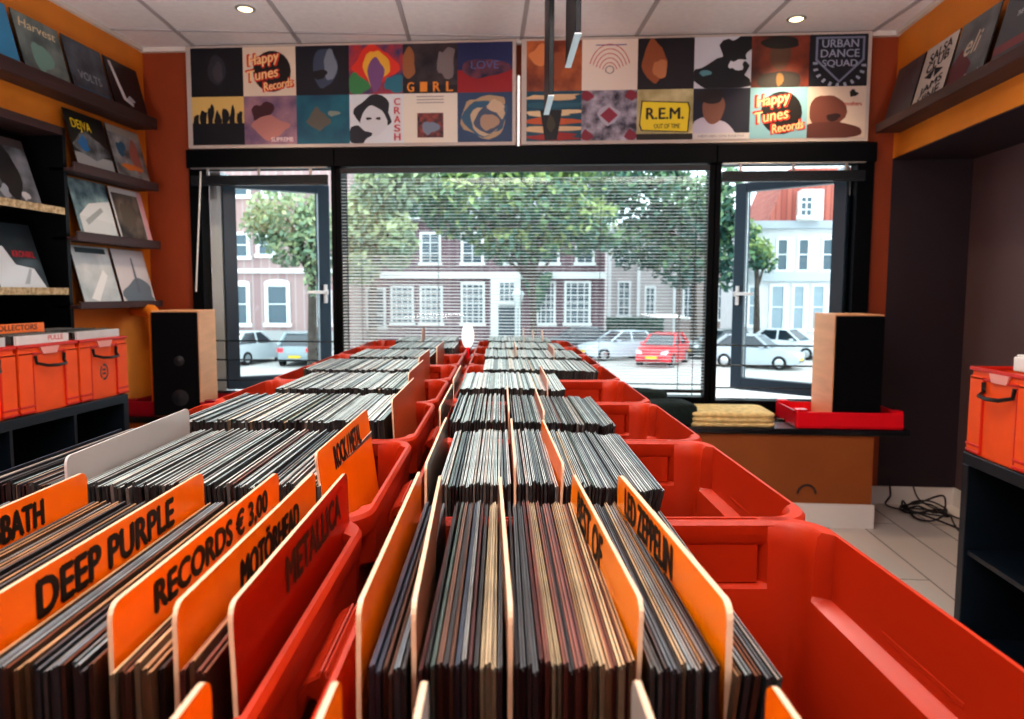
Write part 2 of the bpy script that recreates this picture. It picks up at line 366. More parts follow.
def soft(mb_pts_fn): pass
def cushion(name, loc, w, d, h, rot, m, label, cat, lumps, layers=1, group=None):
    mb = MB(); n = 20; r2 = random.Random(hash(label) % 999)
    for L in range(layers):
        hh = h / layers; z0 = L * hh
        ph = [r2.uniform(0, 6) for _ in range(6)]
        rings = []
        for zi, (zf, sc) in enumerate(((0, .94), (.12, .99), (.5, 1.0), (.88, .98), (1, .92))):
            ring = []
            for k in range(40):
                a = 2 * PI * k / 40; c, s_ = math.cos(a), math.sin(a)
                e = .22; x = math.copysign(abs(c) ** e, c) * w / 2; y = math.copysign(abs(s_) ** e, s_) * d / 2
                wob = 1 + lumps * (math.sin(3 * a + ph[0]) + .6 * math.sin(7 * a + ph[1] + zi))
                zz = z0 + zf * hh + (lumps * .12 * math.sin(4 * a + ph[2]) if zf > .3 else 0) * hh * 5
                ring.append((x * sc * wob, y * sc * wob, max(zz, 0)))
            rings.append(ring)
        top = rings[-1]
        for sc, dz in ((.6, .06), (.2, .1)):
            rings.append([(x * sc, y * sc, z + dz * hh) for x, y, z in top])
        mb.loft(rings, 0, True)
    return tag(mb.build(name, m, None, loc, (0, 0, rot), angle=80), label, cat, group)
cushion('folded_towel', (.835, 4.06, .515), .44, .33, .075, .02, M_towel, 'folded yellow towel lying on the black window bench', 'towel', .012, 3)
cushion('cushion', (.50, 4.02, .515), .28, .28, .11, .2, M_cush, 'dark green cushion on the window bench against the yellow towel, nearer the room', 'cushion', .02)
cushion('cushion', (.37, 4.22, .515), .34, .20, .14, -.1, M_cush, 'dark green cushion on the window bench tucked behind the other cushion', 'cushion', .03)
mb = MB(); mb.tube([(1.0, 4.16, .52), (1.08, 4.14, .52), (1.17, 4.12, .522), (1.2, 4.12, .53)], .006, 6); tag(mb.build('power_cable', M_blackpl), 'short dark cable running from towel to the bright red tray', 'cable')

# ------------------------------------------------------------------ printed art (plain generic designs)
def irregular(cx, cy, rx, ry, seed, n=22, amp=.18):
    r2 = random.Random(seed); p = [r2.uniform(0, 6.3) for _ in range(4)]
    return [(cx + rx * math.cos(a) * (1 + amp * (.6 * math.sin(2 * a + p[0]) + .5 * math.sin(3 * a + p[1]) + .3 * math.sin(5 * a + p[2]))),
             cy + ry * math.sin(a) * (1 + amp * (.6 * math.sin(2 * a + p[3]) + .5 * math.sin(3 * a + p[0]) + .3 * math.sin(6 * a + p[1])))) for a in [2 * PI * k / n for k in range(n)]]
class Art:
    """layers of flat ink on a unit square that faces local -y"""
    def __init__(s, w, h, off): s.mb = MB(); s.mats = []; s.w = w; s.h = h; s.off = off; s.k = 0
    def mi(s, c):
        m = c if isinstance(c, bpy.types.Material) else ink(c)
        if m not in s.mats: s.mats.append(m)
        return s.mats.index(m)
    def P(s, u, v): return ((min(1, max(0, u)) - .5) * s.w, s.off - .0004 * s.k, min(1, max(0, v)) * s.h)
    def poly(s, pts, c): s.k += 1; s.mb.face([s.P(u, v) for u, v in pts], s.mi(c))
    def rect(s, u0, v0, u1, v1, c): s.poly([(u0, v0), (u1, v0), (u1, v1), (u0, v1)], c)
    def blob(s, cx, cy, rx, ry, c, seed=1, amp=.18): s.poly(irregular(cx, cy, rx, ry, seed, 22, amp), c)
    def text(s, t, u, v, w, h, c, bold=.02, shear=0, rot=0): s.k += 1; put_text(s.mb, t, s.P, u, v, w, h, s.mi(c), bold, shear, rot)
    def ring(s, cx, cy, r, wd, c, a0=0, a1=2 * PI, n=18, ry=None):
        s.k += 1; ry = ry or r
        for k in range(n):
            a, b = a0 + (a1 - a0) * k / n, a0 + (a1 - a0) * (k + 1) / n
            s.mb.face([s.P(cx + (r - wd) * math.cos(a), cy + (ry - wd) * math.sin(a)), s.P(cx + r * math.cos(a), cy + ry * math.sin(a)), s.P(cx + r * math.cos(b), cy + ry * math.sin(b)), s.P(cx + (r - wd) * math.cos(b), cy + (ry - wd) * math.sin(b))], s.mi(c))
def mottled(name, c1, c2, scale=9): return mat('print_' + name, c1, .45, INK_GLOSS, 0, 0, scale, c2)
def logo(a, bg):
    a.rect(0, 0, 1, 1, bg); a.blob(.55, .5, .36, .42, (22, 18, 20), 1, 0)
    for t, u, v, w, h in (('Happy', .40, .74, .62, .30), ('Tunes', .38, .45, .60, .24), ('Records', .66, .23, .58, .19)):
        a.text(t, u, v, w + .02, h + .02, (206, 46, 30), .075, .25, .18)
    for t, u, v, w, h in (('Happy', .40, .74, .60, .27), ('Tunes', .38, .45, .58, .21), ('Records', .66, .23, .56, .165)):
        a.text(t, u, v, w, h, (240, 206, 150), .022, .25, .18)
def A_dark(a): a.rect(0, 0, 1, 1, (14, 16, 28)); a.blob(.5, .55, .17, .3, (46, 46, 58), 3, .08); a.blob(.52, .5, .1, .2, (66, 62, 70), 5)
def A_navy(a): a.rect(0, 0, 1, 1, (16, 20, 36)); a.blob(.55, .55, .22, .42, (62, 74, 96), 4, .12); a.blob(.65, .6, .12, .3, (120, 130, 146), 9); a.blob(.45, .42, .14, .1, (18, 18, 28), 2)
def A_fest(a):
    a.rect(0, 0, 1, 1, mottled('fest', (32, 66, 110), (190, 50, 40), 14)); a.blob(.5, .6, .36, .36, (214, 56, 40), 3, .3); a.blob(.5, .55, .22, .34, (226, 170, 60), 7, .3); a.blob(.5, .4, .14, .32, (120, 80, 130), 8)
    a.blob(.15, .2, .2, .2, (60, 130, 80), 3, .3); a.blob(.85, .2, .2, .2, (40, 110, 130), 6, .3)
def A_girl(a):
    a.rect(0, 0, 1, 1, mottled('night', (22, 20, 34), (74, 60, 64), 8)); a.blob(.1, .6, .14, .3, (150, 96, 60), 5); a.blob(.8, .6, .18, .35, (120, 110, 112), 6, .3); a.rect(0, 0, 1, .16, (30, 24, 30))
    for i, ch in enumerate('GIRL'): a.text(ch, .14 + .24 * i, .13, .12, .19, (226, 140, 50), .04)
def A_split(a): a.rect(0, 0, 1, 1, (30, 42, 92)); a.rect(0, 0, 1, .45, (150, 26, 38)); a.blob(.5, .48, .4, .2, mottled('split', (24, 30, 60), (120, 60, 80), 16), 4, .2); a.text('LOVE', .5, .55, .5, .16, (90, 100, 150), .01)
def A_dusk(a):
    a.rect(0, 0, 1, 1, (14, 18, 30)); a.rect(0, .45, 1, 1, (214, 180, 110))
    for i in range(7): a.blob(.08 + i * .14, .5 + .12 * ((i * 37) % 5) / 5, .06, .16 + .05 * (i % 3), (18, 20, 28), i, .3)
def A_pinks(a): a.rect(0, 0, 1, 1, mottled('pinks', (92, 74, 110), (170, 130, 140), 7)); a.blob(.35, .65, .2, .24, (70, 30, 40), 2, .3); a.blob(.5, .35, .3, .22, (176, 120, 116), 8, .3); a.text('SUPREME', .72, .1, .42, .09, (220, 200, 205), .02)
def A_teal(a): a.rect(0, 0, 1, 1, mottled('teal', (8, 70, 98), (20, 112, 130), 5)); a.blob(.42, .5, .18, .2, (96, 92, 84), 3, .35); a.blob(.7, .62, .1, .06, (130, 140, 130), 4, .3)
def A_white(a):
    a.rect(0, 0, 1, 1, (212, 216, 222)); a.blob(.45, .62, .36, .34, (34, 36, 46), 5, .2); a.blob(.45, .45, .24, .3, (206, 208, 214), 3, .1); a.blob(.15, .15, .2, .18, (40, 42, 54), 8, .4)
    a.rect(.82, .05, .97, .92, (214, 206, 210)); 
    for i, ch in enumerate('CRASH'): a.text(ch, .89, .84 - i * .18, .11, .14, (190, 30, 46), .03)
    a.blob(.36, .5, .05, .03, (30, 32, 40), 4); a.blob(.54, .5, .05, .03, (30, 32, 40), 6)
def A_cream(a):
    a.rect(0, 0, 1, 1, (222, 212, 200))
    for i in range(3): a.rect(.25, .80 + i * .06, .75, .822 + i * .06, (160, 150, 150))
    a.rect(.26, .1, .74, .6, mottled('smallpic', (40, 30, 46), (150, 70, 60), 40)); a.blob(.5, .3, .14, .14, (120, 130, 150), 4, .3)
def A_swirl(a):
    a.rect(0, 0, 1, 1, (44, 70, 104))
    for i, (c, r) in enumerate((((176, 150, 120), .44), ((52, 92, 120), .37), ((190, 168, 140), .30), ((70, 84, 110), .23), ((168, 140, 120), .16))): a.blob(.5 + .02 * i, .52 - .03 * i, r, r * 1.08, c, i, .2)
    a.blob(.7, .72, .14, .12, (196, 172, 148), 3, .2)
def A_rust(a): a.rect(0, 0, 1, 1, mottled('rust', (90, 26, 22), (196, 110, 60), 6)); a.blob(.5, .5, .2, .28, (150, 80, 50), 2, .2); a.blob(.25, .7, .2, .2, (206, 130, 80), 5, .3)
def A_lines(a):
    a.rect(0, 0, 1, 1, (222, 208, 198)); a.rect(.25, .88, .8, .9, (110, 100, 150))
    for i in range(5):
        a.ring(.5, .35, .14 + i * .06, .014, (186, 60, 70), PI * .1, PI * .9, 14, .2 + i * .09)
    a.ring(.5, .4, .08, .014, (90, 50, 60))
def A_amber(a): a.rect(0, 0, 1, 1, (24, 18, 30)); a.blob(.3, .55, .2, .4, (150, 84, 50), 3, .2); a.blob(.4, .4, .14, .2, (186, 120, 80), 6, .2)
def A_wave(a): a.rect(0, 0, 1, 1, (196, 196, 206)); a.blob(.75, .75, .3, .3, (14, 18, 28), 2, .35); a.blob(.5, .25, .6, .3, (16, 20, 30), 5, .3); a.blob(.75, .45, .16, .12, (206, 206, 214), 6, .4); a.blob(.2, .3, .1, .06, (90, 140, 150), 7)
def A_hat(a): a.rect(0, 0, 1, 1, mottled('ember', (40, 22, 26), (150, 66, 40), 5)); a.blob(.5, .6, .18, .26, (92, 62, 48), 2, .08); a.blob(.5, .86, .34, .12, (22, 18, 22), 5, .1); a.blob(.5, .12, .4, .2, (50, 44, 42), 6, .1); a.blob(.5, .15, .06, .14, (130, 96, 50), 4)
def A_shield(a):
    a.rect(0, 0, 1, 1, (18, 22, 36))
    for k in range(11):
        g = PI * (k / 10); a.poly([(.52 + .38 * math.cos(g), .42 - .36 * math.sin(g)), (.52 + .46 * math.cos(g), .42 - .44 * math.sin(g)), (.52 + .46 * math.cos(g + .12), .42 - .44 * math.sin(g + .12)), (.52 + .38 * math.cos(g + .12), .42 - .36 * math.sin(g + .12))], (150, 156, 176))
    a.poly([(.1, .95), (.94, .95), (.94, .5), (.52, .06), (.1, .5)], (120, 126, 150)); a.poly([(.14, .91), (.9, .91), (.9, .52), (.52, .11), (.14, .52)], (22, 26, 40))
    for t, v, w in (('URBAN', .82, .62), ('DANCE', .63, .66), ('SQUAD', .43, .6)): a.text(t, .52, v, w, .15, (150, 156, 178), .03)
def A_bands(a):
    a.rect(0, 0, 1, 1, (22, 74, 96)); 
    for i, c in enumerate(((206, 176, 140), (36, 90, 110), (212, 188, 150), (190, 90, 50), (206, 176, 140), (150, 40, 40))): a.blob(.5, .88 - i * .16, .55, .07, c, i, .35)
    a.poly([(.25, .62), (.65, .62), (.56, .02), (.34, .02)], (24, 26, 34)); a.blob(.45, .35, .07, .16, (66, 60, 46), 3)
def A_ornate(a):
    a.rect(0, 0, 1, 1, mottled('ornate', (40, 38, 56), (178, 172, 190), 18))
    for x, y in ((.1, .9), (.9, .9), (.1, .1), (.9, .1)): a.blob(x, y, .1, .1, (130, 40, 60), 3, .3)
    a.blob(.5, .5, .18, .18, (176, 170, 186), 8, .2); a.poly([(.5, .66), (.66, .5), (.5, .34), (.34, .5)], (140, 44, 66))
def A_yellow(a):
    a.rect(0, 0, 1, 1, mottled('olive', (150, 136, 90), (206, 194, 150), 10)); a.rect(0, 0, 1, .12, (30, 26, 24))
    a.poly([(.08, .78), (.92, .74), (.95, .62), (.92, .14), (.08, .18), (.04, .3)], (28, 26, 20)); a.poly([(.1, .76), (.9, .72), (.93, .6), (.9, .16), (.1, .2), (.06, .32)], (232, 206, 40))
    a.text('R.E.M.', .5, .52, .66, .22, (24, 22, 20), .04); a.text('OUT OF TIME', .54, .27, .46, .09, (60, 50, 20), .02)
def A_bust(a): a.rect(0, 0, 1, 1, (22, 28, 48)); a.blob(.3, .12, .42, .3, (182, 176, 194), 3, .1); a.blob(.36, .6, .2, .3, (128, 84, 70), 2, .08); a.blob(.3, .85, .24, .16, (30, 22, 26), 6, .15); a.rect(0, 0, 1, .12, (196, 190, 192)); a.text('HEAVEN ON EARTH', .5, .06, .8, .05, (120, 110, 120), .0)
def A_sepia(a): a.rect(0, 0, 1, 1, (206, 186, 172)); a.blob(.34, .5, .3, .36, (110, 64, 54), 4, .15); a.blob(.38, .12, .5, .2, (92, 52, 46), 7, .2); a.blob(.45, .4, .12, .08, (50, 28, 30), 2); a.text('mothers', .78, .66, .3, .08, (176, 50, 40), .02); a.blob(.78, .86, .07, .06, (40, 34, 36), 9, .4)

PL = [A_dark, lambda a: logo(a, (218, 200, 182)), A_navy, A_fest, A_girl, A_split, A_dusk, A_pinks, A_teal, A_white, A_cream, A_swirl]
PR = [A_rust, A_lines, A_amber, A_wave, A_hat, A_shield, A_bands, A_ornate, A_yellow, A_bust, lambda a: logo(a, (130, 176, 190)), A_sepia]
def poster(x0, x1, arts, label):
    t = thing('poster_panel', label, 'poster', ((x0 + x1) / 2, 4.352, 2.037)); w = x1 - x0; hh = .585
    mb = MB(); mb.box(-w / 2, w / 2, -.012, .012, 0, hh); mb.build('backing_board', mat('poster_board', (186, 174, 168), .5), t, bevel=.002)
    tw = (w - .05) / 6; th = (hh - .035) / 2
    for i, f in enumerate(arts):
        a = Art(tw, th, -.0125); f(a); c, r = i % 6, i // 6
        a.mb.build('album_print', a.mats, t, (-w / 2 + .03 + tw * (c + .5), 0, .02 + th * (1 - r)))
poster(-2.255, -.325, PL, 'wide poster of album prints above the window with dusk skyline print at its corner')
poster(-.295, 1.61, PR, 'wide poster of album prints above the window with the yellow print')
mb = MB(); mb.tube([(-.31, 4.345, 2.03), (-.31, 4.345, 2.42)], .007, 8); tag(mb.build('light_tube', mat('white_tube', (240, 236, 230), .3, 0, 0, 0, 8, None, .6)), 'thin white vertical tube between the two album posters', 'tube')

INK_GLOSS = .35
# ------------------------------------------------------------------ wall shelves and displayed covers
def ledge(y0, y1, z, label, side=-1, hgt=.04, dep=.12, xw=None):
    xw = XL if side < 0 else XR
    t = thing('wall_ledge', label, 'shelf', (xw, (y0 + y1) / 2, z)); L = (y1 - y0) / 2; s = -side
    mb = MB(); mb.box(min(0, s * dep), max(0, s * dep), -L, L, 0, .018); mb.build('shelf_board', M_shelf, t, bevel=.002)
    mb = MB(); mb.box(min(s * dep, s * (dep + .012)), max(s * dep, s * (dep + .012)), -L, L, -.002, hgt); mb.build('front_lip', M_shelf, t, bevel=.002)
ledge(2.2, 4.30, 2.14, 'long dark wooden ledge high on the orange wall above the bookcase', -1, .062)
ledge(3.54, 4.29, 1.785, 'short dark ledge, topmost of three beside the bookcase', -1, .045)
ledge(3.54, 4.29, 1.45, 'short dark ledge, middle of three beside the bookcase', -1, .045)
ledge(3.54, 4.29, 1.113, 'short dark ledge, lowest of three beside the bookcase', -1, .035)
ledge(1.9, 4.32, 2.075, 'long dark wooden ledge on the beam above the alcove', 1, .045)

def cover(loc, rz, lean, art, label, group=None, w=.312, h=.312):
    t = thing('album_cover', label, 'album', loc, (-lean, 0, rz), group)
    mb = MB(); mb.box(-w / 2, w / 2, 0, .004, 0, h); mb.build('sleeve', ink((26, 28, 32)), t)
    a = Art(w - .002, h - .002, -.0002); art(a); a.mb.build('cover_print', a.mats, t, (0, 0, .001))
    return t
def C_sky(a): a.rect(0, 0, 1, 1, (150, 196, 216)); a.rect(.55, 0, 1, 1, (40, 130, 176)); a.blob(.05, .55, .12, .3, (40, 60, 76), 3, .3); a.blob(.35, .12, .14, .08, (60, 84, 100), 6, .3)
def C_script(a): a.rect(0, 0, 1, 1, mottled('moss', (60, 76, 78), (128, 140, 136), 7)); a.text('Harvest', .5, .85, .8, .14, (216, 198, 160), .02, .2); a.blob(.45, .4, .2, .24, (110, 150, 140), 4, .3)
def C_slate(a): a.rect(0, 0, 1, 1, mottled('slate', (38, 46, 58), (88, 98, 110), 8)); a.text('VOLTS', .5, .42, .6, .14, (156, 164, 172), .01); a.rect(.1, .08, .9, .2, (40, 100, 130))
def C_slash(a): a.rect(0, 0, 1, 1, (24, 22, 28)); a.poly([(.1, .95), (.18, .95), (.4, .35), (.6, .28), (.58, .22), (.3, .3)], (214, 214, 220)); a.blob(.55, .35, .1, .05, (190, 190, 200), 3, .3)
def C_deja(a): a.rect(0, 0, 1, 1, (20, 22, 24)); a.rect(0, 0, 1, .3, (150, 152, 156)); a.blob(.5, .45, .4, .2, mottled('smoke', (44, 52, 60), (130, 138, 146), 12), 3, .3); a.text('DEJVA', .36, .76, .5, .2, (238, 208, 40), .02); a.blob(.3, .46, .14, .12, (30, 110, 170), 5, .3)  # grey base band painted as window reflection on the plastic
def C_road(a): a.rect(0, 0, 1, 1, mottled('road', (70, 72, 76), (168, 170, 172), 9)); a.rect(0, .86, 1, 1, (150, 146, 140)); a.blob(.3, .6, .14, .14, (30, 90, 120), 2, .3); a.blob(.7, .5, .16, .3, (150, 90, 80), 5, .2); a.blob(.5, .28, .3, .06, (190, 110, 50), 7, .3)
def C_foam(a): a.rect(0, 0, 1, 1, mottled('foam', (30, 66, 84), (150, 178, 186), 12)); a.rect(.08, 0, 1, .38, (206, 212, 216)); a.poly([(.08, .38), (.4, .6), (1, .7), (1, .3)], (214, 220, 224)); a.poly([(.2, .3), (.7, .56), (.75, .5), (.25, .22)], (160, 168, 172))  # white lower shapes include painted window reflection on the plastic
def C_frame(a): a.rect(0, 0, 1, 1, (206, 204, 206)); a.rect(.86, 0, 1, 1, (216, 164, 172)); a.rect(.05, .05, .84, .9, mottled('portrait', (34, 36, 36), (130, 120, 110), 9)); a.blob(.4, .5, .2, .25, (96, 88, 78), 4, .3)
def C_pale(a): a.rect(0, 0, 1, 1, mottled('pale', (168, 180, 186), (226, 230, 232), 5)); a.rect(.1, .88, .9, .97, (50, 70, 78)); a.poly([(.2, .1), (.7, .6), (.8, .5), (.4, .05)], (236, 238, 240))
def C_tower(a): a.rect(0, 0, 1, 1, (204, 200, 204)); a.blob(.55, .15, .5, .28, (106, 120, 132), 5, .2); a.poly([(.5, .2), (.6, .2), (.57, .85), (.53, .85)], (100, 110, 122))
def C_band(a):
    a.rect(0, 0, 1, 1, mottled('band', (26, 28, 36), (150, 156, 166), 6)); a.blob(.5, .45, .2, .42, (24, 24, 30), 3, .2); a.rect(0, .86, 1, 1, (70, 60, 62)); a.blob(.3, .12, .1, .1, (150, 156, 166), 5, .3); a.blob(.7, .1, .08, .07, (196, 196, 200), 7, .3)
def C_teal(a): a.rect(0, 0, 1, 1, (14, 30, 40)); a.poly([(.0, 0), (.95, 0), (.8, .3), (.45, .35), (.3, .62), (0, .7)], (206, 214, 222)); a.text('KRONIKL', .68, .52, .46, .1, (190, 30, 46), .03); a.blob(.1, .9, .1, .07, (180, 200, 210), 3); a.poly([(.5, .05), (.7, .3), (.74, .28), (.6, .05)], (160, 170, 180))  # pale lower shape is a painted window reflection on the plastic
def C_plum(a): a.rect(0, 0, 1, 1, mottled('plum', (52, 50, 56), (92, 88, 92), 6)); a.blob(.5, .5, .3, .3, (76, 70, 76), 3, .3)
def C_stamp(a):
    a.rect(0, 0, 1, 1, (196, 186, 178))
    for i, (t, v) in enumerate((('SALSA', .84), ('CLUB', .67), ('JAMS', .30), ('NINE', .14))): a.text(t, .52, v, .66, .15, (24, 24, 32), .06, 0, .15)
    a.poly([(.2, .5), (.5, .58), (.45, .42)], (24, 24, 32)); a.poly([(.8, .5), (.5, .58), (.55, .42)], (24, 24, 32))
def C_red(a): a.rect(0, 0, 1, 1, mottled('bottle', (60, 66, 70), (110, 116, 118), 6)); a.poly([(0, 0), (.5, 0), (.6, .3), (.2, .6), (0, .4)], (96, 36, 44)); a.text('eli', .5, .6, .4, .3, (196, 180, 164), .01, .3); a.text('Records', .72, .12, .4, .08, (190, 186, 186), .01)
def C_slateline(a): a.rect(0, 0, 1, 1, (56, 64, 72)); a.rect(0, .18, .8, .3, (112, 46, 50)); a.text('THE MANY SIDES', .6, .62, .5, .07, (196, 200, 204), .01)
lean = math.radians(14)
LX = XL + .097
for y, z, art, lb in ((4.11, 2.160, C_slash, 'black album cover with a white slash on the high ledge, next to the corner'),
                      (3.775, 2.160, C_slate, 'slate grey album cover on the high ledge between the black and the greenish ones'),
                      (3.44, 2.160, C_script, 'greyish green album cover with cream script on the high ledge'),
                      (3.10, 2.160, C_sky, 'pale blue album cover on the high ledge at the photo edge'),
                      (3.765, 1.804, C_deja, 'black album cover with yellow lettering on the topmost short ledge'),
                      (4.10, 1.804, C_road, 'grey street scene album cover on the topmost short ledge'),
                      (3.765, 1.469, C_foam, 'teal and white patterned album cover on the middle short ledge'),
                      (4.10, 1.469, C_frame, 'white framed album cover with pink edge on the middle short ledge'),
                      (3.765, 1.132, C_pale, 'pale silvery album cover on the lowest short ledge beside the bookcase side'),
                      (4.10, 1.132, C_tower, 'pale album cover with grey spire on the lowest short ledge')):
    cover((LX + .012, y, z), PI / 2, lean if z > 1.2 else lean, art, lb, 'album covers on the orange wall ledges')
for y, art, lb in ((4.13, C_plum, 'dark plum album cover on the beam ledge, next to the window'), (3.80, C_stamp, 'cream album cover with black block lettering on the beam ledge'),
                   (3.465, C_red, 'grey and dark red album cover with cream script on the beam ledge'), (3.10, C_slateline, 'slate album cover with a red stripe on the beam ledge at the photo edge')):
    cover((XR - .097 - .012, y, 2.094), -PI / 2, lean, art, lb, 'album covers on the beam ledge')
mb = MB(); mb.box(-.15, .15, 0, .006, 0, .30); tag(mb.build('album_cover', ink((44, 40, 44)), None, (XR - .03, 4.30, 2.094), (-math.radians(6), 0, -PI / 2 - .25)), 'thin dark sleeve standing edge on at the window end of the beam ledge', 'album')

# built-in bookcase in the recess
bc = thing('built_in_bookcase', 'black built-in bookcase recessed in the orange wall, with pale chipboard shelf edges', 'bookcase', (XL, 0, 0))
mb = MB(); mb.box(-.295, -.28, 1.52, 3.55, .0, 1.97); mb.build('back_panel', M_black, bc)
for y in (1.505, 3.54): 
    mb = MB(); mb.box(-.295, .075, y, y + .025, 0, 1.993); mb.build('side_panel', M_black, bc)
mb = MB(); mb.box(-.295, .075, 1.53, 3.54, 1.955, 1.993); mb.build('top_panel', M_shelf, bc)
for z in (1.185, 1.575):
    mb = MB(); mb.box(-.28, .06, 1.53, 3.54, z, z + .03); s = mb.build('shelf', M_black, bc)
    mb = MB(); mb.box(.06, .072, 1.53, 3.54, z - .002, z + .032); mb.build('edge_strip', M_osb, s)
for y, z, art, lb in ((3.27, 1.606, C_band, 'black and white group photo album cover on the upper bookcase shelf'), (2.93, 1.606, C_plum, 'grey album cover on the upper bookcase shelf, cut off by the photo edge'),
                      (3.29, 1.216, C_teal, 'dark teal album cover with red title on the lower bookcase shelf'), (2.94, 1.216, C_pale, 'white album cover on the lower bookcase shelf, cut off by the photo edge')):
    cover((XL + .04, y, z), PI / 2, math.radians(17), art, lb, 'album covers in the bookcase')

# ------------------------------------------------------------------ low cube shelves + stacking crates beside the walls
def cube_shelf(loc, x0, x1, y0, y1, h, ys, zs, label):
    t = thing('cube_shelf', label, 'shelf unit', loc)
    mb = MB(); mb.box(x0, x1, y0, y1, h - .04, h); mb.build('top_board', M_kallax, t, bevel=.002)
    for y in (y0, y1 - .038):
        mb = MB(); mb.box(x0, x1, y, y + .038, 0, h - .04); mb.build('side_panel', M_kallax, t, bevel=.002)
    mb = MB(); mb.box(x0, x1, y0 + .038, y1 - .038, 0, .04); mb.build('bottom_board', M_kallax, t)
    mb = MB(); xb = x0 if x0 < -1 else x1 - .01; mb.box(xb, xb + .01, y0 + .038, y1 - .038, .04, h - .04); mb.build('back_panel', M_black, t)
    for y in ys:
        mb = MB(); mb.box(x0 + .01, x1 - .005, y - .008, y + .008, .04, h - .04); mb.build('partition', M_kallax, t)
    for z in zs:
        mb = MB(); mb.box(x0 + .012, x1 - .012, y0 + .038, y1 - .038, z - .008, z + .008); mb.build('shelf', M_kallax, t)
cube_shelf((0, 0, 0), -2.47, -2.1, 1.55, 3.39, .715, (3.01, 2.64, 2.28, 1.92), (.37,), 'low blue-black cube shelf carrying the orange crates below the bookcase')
cube_shelf((0, 0, 0), 1.32, 1.72, 1.1, 2.60, .675, (1.85,), (.34,), 'low blue-black cube shelf in front of the alcove')

def euro_crate(loc, rz, label, w=.345, d=.36, h=.275, emblem=False):
    """front faces local -y"""
    t = thing('stacking_crate', label, 'crate', loc, (0, 0, rz), None)
    mb = MB(); th = .008; W2 = w / 2
    mb.box(-W2 + .006, W2 - .006, .006, d - .006, 0, th)
    for a in ((-W2 + .006, W2 - .006, .006, .006 + th), (-W2 + .006, W2 - .006, d - .006 - th, d - .006), (-W2 + .006, -W2 + .006 + th, .006, d - .006), (W2 - .006 - th, W2 - .006, .006, d - .006)): mb.box(*a, th, h - .012)
    for sx in (-1, 1):                                            # corner columns
        for y in (0, d - .012):
            x0, x1 = sorted((sx * W2, sx * (W2 - .075))); mb.box(x0, x1, y, y + .012, .004, h - .03)
    mb.build('crate_body', M_euro, t, bevel=.002)
    mb = MB()
    for z0, z1, o in ((h - .012, h, .002), (h - .04, h - .032, .0), ):
        mb.box(-W2 - o, W2 + o, -o, .016, z0, z1); mb.box(-W2 - o, W2 + o, d - .016, d + o, z0, z1); mb.box(-W2 - o, -W2 + .016, .016, d - .016, z0, z1); mb.box(W2 - .016, W2 + o, .016, d - .016, z0, z1)
    for z0 in (.006, .028):
        for sx in (-1, 1): x0, x1 = sorted((sx * (W2 + .002), sx * (W2 - .08))); mb.box(x0, x1, -.003, .012, z0, z0 + .009)
    mb.box(-W2 + .075, -W2 + .082, .0, .01, .01, h - .03); mb.box(W2 - .082, W2 - .075, .0, .01, .01, h - .03)
    mb.build('rim', M_euro_rim, t, bevel=.0015)
    mb = MB(); mb.prism([(-.055, h - .012), (.055, h - .012), (.04, h - .04), (-.04, h - .04)], -.004, .004, lambda u, v, a: (u, a, v)); mb.build('label_tab', M_pink, t)
    mb = MB(); mb.tube([(-.085, -.002, h - .045), (-.08, -.004, h - .075), (-.055, -.03, h - .085), (0, -.038, h - .088), (.055, -.03, h - .085), (.08, -.004, h - .075), (.085, -.002, h - .045)], .0065, 8); mb.build('carry_handle', M_blackpl, t)
    if emblem:
        mb = MB(); n = 20
        for k in range(n):
            if k % 7 == 6: continue
            a, b = 2 * PI * k / n, 2 * PI * (k + 1) / n; P = lambda r, g: (r * math.cos(g), .0052, .12 + 1.25 * r * math.sin(g))
            mb.face([P(.022, a), P(.03, a), P(.03, b), P(.022, b)])
        for dz in (-.012, .006): mb.box(-.012, .012, .0048, .0056, .12 + dz, .12 + dz + .009)
        mb.build('emblem', ink((60, 40, 40)), t)
    return t
EX = -2.115
euro_crate((EX, 3.245, .715), PI / 2, 'orange stacking crate with a round dark emblem, at the pipe end of the cube shelf', .345, .345, .275, True)
euro_crate((EX, 2.885, .715), PI / 2, 'orange stacking crate of white sleeves in the middle of the cube shelf', .345, .345)
euro_crate((EX, 2.525, .715), PI / 2, 'orange stacking crate behind the orange genre card, cut off by the photo edge', .345, .345)
euro_crate((1.325, 2.42, .675), -PI / 2, 'orange stacking crate with black handle on the cube shelf near the alcove', .345, .38, .29)

